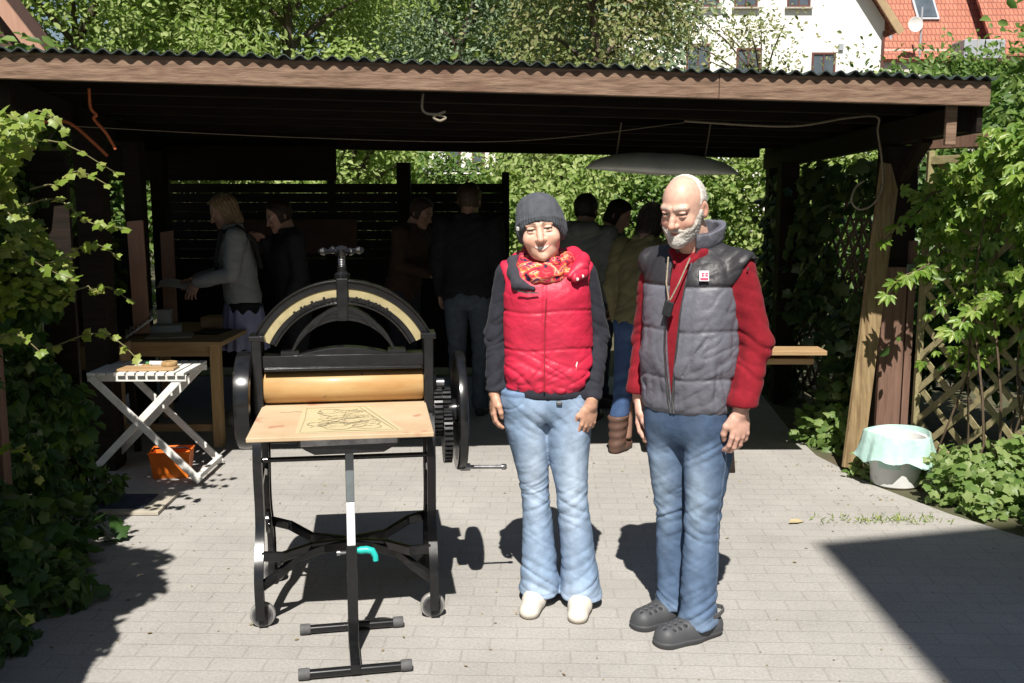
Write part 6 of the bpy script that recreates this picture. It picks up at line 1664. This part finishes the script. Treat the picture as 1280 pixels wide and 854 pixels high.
# low plants
def low_plant(name, label, cat, c, rx, ry, h, n, size, lm, tm, seed):
    q = np.random.default_rng(seed); d = rdir(n); d[:, 2] = np.abs(d[:, 2]); r_ = q.random(n) ** .35
    lump = 1 + .25 * np.sin(d[:, 0] * 6 + seed) + .2 * np.sin(d[:, 1] * 7 + 2)
    P_ = np.stack([c[0] + rx * d[:, 0] * r_ * lump, c[1] + ry * d[:, 1] * r_ * lump, .02 + h * d[:, 2] * r_ * lump], 1)
    Nn = q.normal(size=(n, 3)) * .5 + d * .5 + np.array([-.1, -.4, .7]); U = q.normal(size=(n, 3)) * .6 + d + np.array([0, 0, -.2])
    st = [curve((c[0] + .3 * rx * q.normal(), c[1] + .3 * ry * q.normal(), 0), tuple(P_[i]), 0, .015, 6, q) for i in range(0, n, max(1, n // 8))]
    return climber(name, label, cat, (c[0], c[1], 0), P_, Nn, U, size * (.6 + .7 * q.random(n)), tm, lm, st, stem_r=.004)
low_plant('low_plant', 'sprawling low green plant at the foot of the trellis beside the bucket', 'plant', (2.68, 5.30), .36, .32, .29, 1400, .052, LM['herb'], tmpl_lobed(), 31)
low_plant('low_plant', 'leafy low plant at the right edge where the building shadow starts', 'plant', (2.95, 4.80), .28, .38, .32, 900, .058, LM['herb'], tmpl_lobed(), 32)
low_plant('low_plant', 'small weedy plant against the trellis behind the leaning plank', 'plant', (2.18, 6.65), .20, .36, .34, 380, .07, LM['herb'], tmpl_lobed(), 33)
low_plant('weed_tuft', 'small tuft of weeds between the leaning plank and the bucket', 'weeds', (2.13, 5.78), .10, .13, .14, 110, .05, LM['herb'], tmpl_oval(), 34)
low_plant('hedge_foot_plant', 'dark low leaves spreading at the foot of the left hedge', 'plant', (-2.12, 3.9), .22, .75, .28, 700, .075, LM['hedge'], tmpl_lobed(), 35)
gp = rng.normal(size=(130, 2)) * np.array([.16, .035]); P_ = np.stack([1.93 + gp[:, 0], 4.98 + gp[:, 1], np.full(130, .004)], 1)
gt = thing('weed_tuft', 'sparse yellowish grass blades growing in a paving joint right of the man', 'weeds', (1.93, 4.98, 0))
leaves_mesh('foliage', P_, rng.normal(size=(130, 3)) + np.array([0, -1, .2]), rng.normal(size=(130, 3)) * .6 + np.array([0, 0, 1.0]), .022 + .02 * rng.random(130), tmpl_oval(.1, .02, .1), LM['young_lit'], gt, (1.93, 4.98, 0))

# dry leaves and crumbs on the paving, away from the people
dl = thing('fallen_leaf', 'pale dry leaf lying on the paving right of the bearded man', 'leaf', (1.42, 4.92, .004), .4)
leaves_mesh('blade', np.array([[0, 0, .006]]), np.array([[.1, -.1, 1.0]]), np.array([[1., .2, 0]]), np.array([.13]), tmpl_oval(.22, .05, .03), pmat('dry_leaf', (.5, .42, .25), (.4, .32, .18), 20), dl)

ll = 420; lx = np.concatenate([g.uniform(-2.0, 2.3, 260), 2.0 + .25 * g.normal(size=100), -1.75 + .2 * g.normal(size=60)]); ly = np.concatenate([g.uniform(2.9, 6.4, 260), g.uniform(4.9, 6.2, 100), g.uniform(3.4, 5.4, 60)])
lt = leaves_mesh('leaf_litter', np.stack([lx, ly, np.full(ll, .004)], 1), g.normal(size=(ll, 3)) * .25 + np.array([0, 0, 1]), g.normal(size=(ll, 3)), .008 + .016 * g.random(ll) ** 2, tmpl_oval(.3, .05, .02), pmat('dry_litter', (.30, .23, .12), (.16, .12, .06), 30), None)
tag(lt, 'tiny dry leaf bits and specks scattered over the paving', 'litter', kind='stuff')
# ------------------------------------------------------------------ houses
def house_window(mb_parent, cx, z0, w_, h_, y, fr=M['frame_brown']):
    f = MB(); t = .09
    f.box((cx - w_ / 2 + t / 2, y, z0 + h_ / 2), (t, .12, h_)); f.box((cx + w_ / 2 - t / 2, y, z0 + h_ / 2), (t, .12, h_))
    f.box((cx, y, z0 + t / 2), (w_ - 2 * t, .12, t)); f.box((cx, y, z0 + h_ - t / 2), (w_ - 2 * t, .12, t)); f.box((cx, y, z0 + h_ / 2), (.06, .10, h_ - 2 * t))
    fo = f.build('window', fr, mb_parent, world=True)
    p = MB(); p.box((cx, y + .01, z0 + h_ / 2), (w_ - 2 * t, .02, h_ - 2 * t)); p.build('pane', M['glass_dark'], fo, world=True)
    s = MB(); s.box((cx, y - .10, z0 - .04), (w_ + .2, .18, .07)); s.build('sill', M['sill'], fo, world=True)
wh = thing('white_house', 'white rendered gabled house with brown windows behind the carport', 'house', (12, 52, 0))
XC, YF = 17.35, 48.0; EZ = 9.75; XL = 5.0; RX = XC - 6.4; RZ_ = EZ + 9.0
mb = MB(); mb.prism([(XL, 0), (XC, 0), (XC, EZ), (RX, RZ_), (XL, EZ)], YF, YF + 9); mb.build('wall', M['render_white'], wh, world=True)
for a, b in (((XC + .55, EZ - .75), (RX, RZ_ + .12)), ((RX, RZ_ + .12), (XL - .55, EZ - .75))):
    mb = MB(); mb.sweep([(a[0], YF + 4.5, a[1] + .2), (b[0], YF + 4.5, b[1] + .2)], 10.2, .18, up=(0, 0, 1)); mb.build('roof', M['tiles'], wh, world=True)
    mb = MB(); mb.sweep([(a[0], YF - .66, a[1] + .1), (b[0], YF - .66, b[1] + .1)], .10, .34, up=(0, 0, 1)); mb.build('verge_board', M['verge'], wh, world=True)
for cx in (9.07, 10.85, 13.3): house_window(wh, cx, 10.33, 1.08, 1.5, YF - .02)
for cx, dz in ((8.7, .35), (11.05, .15), (14.57, -.05)): house_window(wh, cx, 7.0 + dz, 1.12, 1.35, YF - .02)
for cx in (8.5, 11.0, 14.3): house_window(wh, cx, 3.6, 1.15, 1.35, YF - .02)
mb = MB(); mb.box((15.35, YF - .06, 8.55), (.22, .1, .3)); mb.build('wall_lamp', M['grey_metal'], wh, world=True)
mb = MB(); mb.tube([(XC - .06, YF - .12, 0), (XC - .06, YF - .12, EZ - .5)], .06, 8); mb.build('downpipe', M['frame_brown'], wh, world=True)
# red-roofed house further right
rh = thing('red_roof_house', 'house with large red tiled roof and skylight at the upper right', 'house', (28, 66, 0))
mb = MB(); mb.prism([(17, 0), (27.4, 0), (27.4, 10.2), (17, 10.2)], 60.4, 72); mb.build('wall', M['render_pale'], rh, world=True)
def roofslab(name, pts, th, mat, parent):
    v = [Vector(p) for p in pts]; nrm = (v[1] - v[0]).cross(v[2] - v[0]).normalized() * th
    m_ = MB(); k = len(v); m_.add(v + [p - nrm for p in v], [tuple(range(k)), tuple(range(2 * k - 1, k - 1, -1))] + [(i, i + k, (i + 1) % k + k, (i + 1) % k) for i in range(k)]); return m_.build(name, mat, parent, world=True)
roofslab('roof', [(16.5, 60, 9.6), (29.6, 60, 9.6), (29.6, 66.5, 18), (16.5, 66.5, 18)], .2, M['tiles'], rh)
roofslab('roof_wing', [(27.62, 58.6, 9.6), (36, 58.6, 9.6), (36, 65, 18), (27.62, 65, 18)], .2, M['tiles'], rh)
mb = MB(); mb.box((32, 63.8, 4.7), (7.9, 9, 9.4)); mb.build('wing_wall', M['render_pale'], rh, world=True)
def onroof(x, z): return (x, 60 + (z - 9.6) * 6.5 / 8.4, z)
sk = MB(); c = onroof(24.95, 12.75); sk.box((c[0], c[1] - .08, c[2] + .06), (1.35, 1.75, .12), rot=(math.atan2(8.4, 6.5), 0, 0)); sko = sk.build('skylight', M['grey_metal'], rh, world=True)
sk = MB(); sk.box((c[0], c[1] - .14, c[2] + .11), (1.08, 1.45, .05), rot=(math.atan2(8.4, 6.5), 0, 0)); sk.build('pane', M['glass_dark'], sko, world=True)
vp = MB(); c = onroof(22.45, 11.0); vp.tube([(c[0], c[1], c[2] - .2), (c[0], c[1], c[2] + 1.1)], .12, 10); vp.lathe([(0, 0), (.2, 0), (.2, .12), (0, .2)], 12, 'z', (c[0], c[1], c[2] + 1.05)); vp.build('vent_pipe', M['grey_metal'], rh, world=True, smooth=True)
ds = MB(); c = onroof(24.6, 12.1); ds.tube([(23.55, 59.3, 9.6), (23.55, 59.3, 12.4)], .06, 8); dso = ds.build('mast', M['grey_metal'], rh, world=True)
ds = MB(); ds.lathe([(0, .0), (.25, -.03), (.42, -.10), (.43, -.09), (.25, -.01), (0, .03)], 24, 'y', (23.12, 59.15, 11.4)); ds.build('satellite_dish', M['white_paint'], dso, world=True, smooth=True)
fb = thing('flat_roof_annex', 'grey metal-clad annex with a flat dark roof at the upper right', 'annex', (25.4, 55, 0))
mb = MB(); mb.box((25.4, 56.0, 4.3), (2.6, 2, 8.6)); mb.build('wall', M['render_pale'], fb, world=True)
mb = MB(); mb.box((25.4, 55.6, 8.75), (3.3, 3.2, .22)); mb.build('roof_slab', M['brown_clad'], fb, world=True)
mb = MB(); mb.box((25.35, 55.9, 9.42), (2.2, 1.6, 1.1)); mb.build('metal_box', M['grey_metal'], fb, world=True, bevel=.03)
mb = MB(); mb.box((24.95, 55.08, 9.42), (.05, .05, 1.1)); mb.build('seam_strip', M['sill'], fb, world=True)
# small white outbuilding and grey shed roof seen through the gap under the carport roof
ob = thing('outbuilding', 'small white outbuilding with dark windows seen through the gap under the roof', 'outbuilding', (-.7, 15.3, 0))
mb = MB(); mb.box((-.75, 15.9, 1.35), (1.0, 1.6, 2.7)); mb.build('wall', M['render_white'], ob, world=True)
for cx in (-.86, -.50):
    mb = MB(); mb.box((cx, 15.085, 2.30), (.19, .04, .34)); wo = mb.build('window', M['frame_brown'], ob, world=True)
    mb = MB(); mb.box((cx, 15.06, 2.30), (.13, .02, .27)); mb.build('pane', M['glass_dark'], wo, world=True)
mb = MB(); mb.sweep([(-1.35, 15.9, 2.76), (-.15, 15.9, 2.76)], 1.9, .09); mb.build('roof', M['brown_clad'], ob, world=True)
sd = thing('garden_shed', 'low garden shed with a thin grey flat roof behind the fence', 'shed', (-.75, 13.6, 0))
mb = MB(); mb.box((-.72, 13.7, .98), (.75, .6, 1.96)); mb.build('wall', M['brown_clad'], sd, world=True)
mb = MB(); mb.box((-.72, 13.65, 2.015), (.95, .85, .045)); mb.build('roof', M['grey_metal'], sd, world=True)
# brown gable at the top left corner
bs = thing('brown_gable_shed', 'dark brown boarded gable just visible in the top left corner', 'shed', (-5.6, 9.6, 0))
mb = MB(); mb.prism([(-7.2, 0), (-4.28, 0), (-4.28, 2.95), (-5.75, 4.95), (-7.2, 2.95)], 9.25, 9.6); mb.build('wall', M['brown_clad'], bs, world=True)
for a, b in (((-4.16, 2.84), (-5.75, 5.01)), ((-5.75, 5.01), (-7.34, 2.84))):
    mb = MB(); mb.sweep([(a[0], 9.35, a[1] + .05), (b[0], 9.35, b[1] + .05)], .42, .05); mb.build('roof', M['brown_clad'], bs, world=True)
    mb = MB(); mb.sweep([(a[0], 9.10, a[1] + .03), (b[0], 9.10, b[1] + .03)], .035, .12); mb.build('verge_board', M['pink_wood'], bs, world=True)
# tall house behind the camera; its shadow falls across the lower right of the drive
nh = thing('neighbour_house', 'tall pale house standing behind the viewer that shades the right of the drive', 'house', (5, -5, 0))
mb = MB(); mb.prism([(1.27, 0), (8.2, 0), (8.2, 8.45), (4.7, 9.8), (1.27, 8.45)], -8, -2.0); mb.build('wall', M['render_pale'], nh, world=True)
mb = MB(); mb.prism([(1.27, 8.46), (1.06, 9.17), (4.7, 10.5), (8.4, 9.17), (8.2, 8.46), (4.7, 9.82)], -8.2, -2.0); mb.build('roof', M['tiles'], nh, world=True)
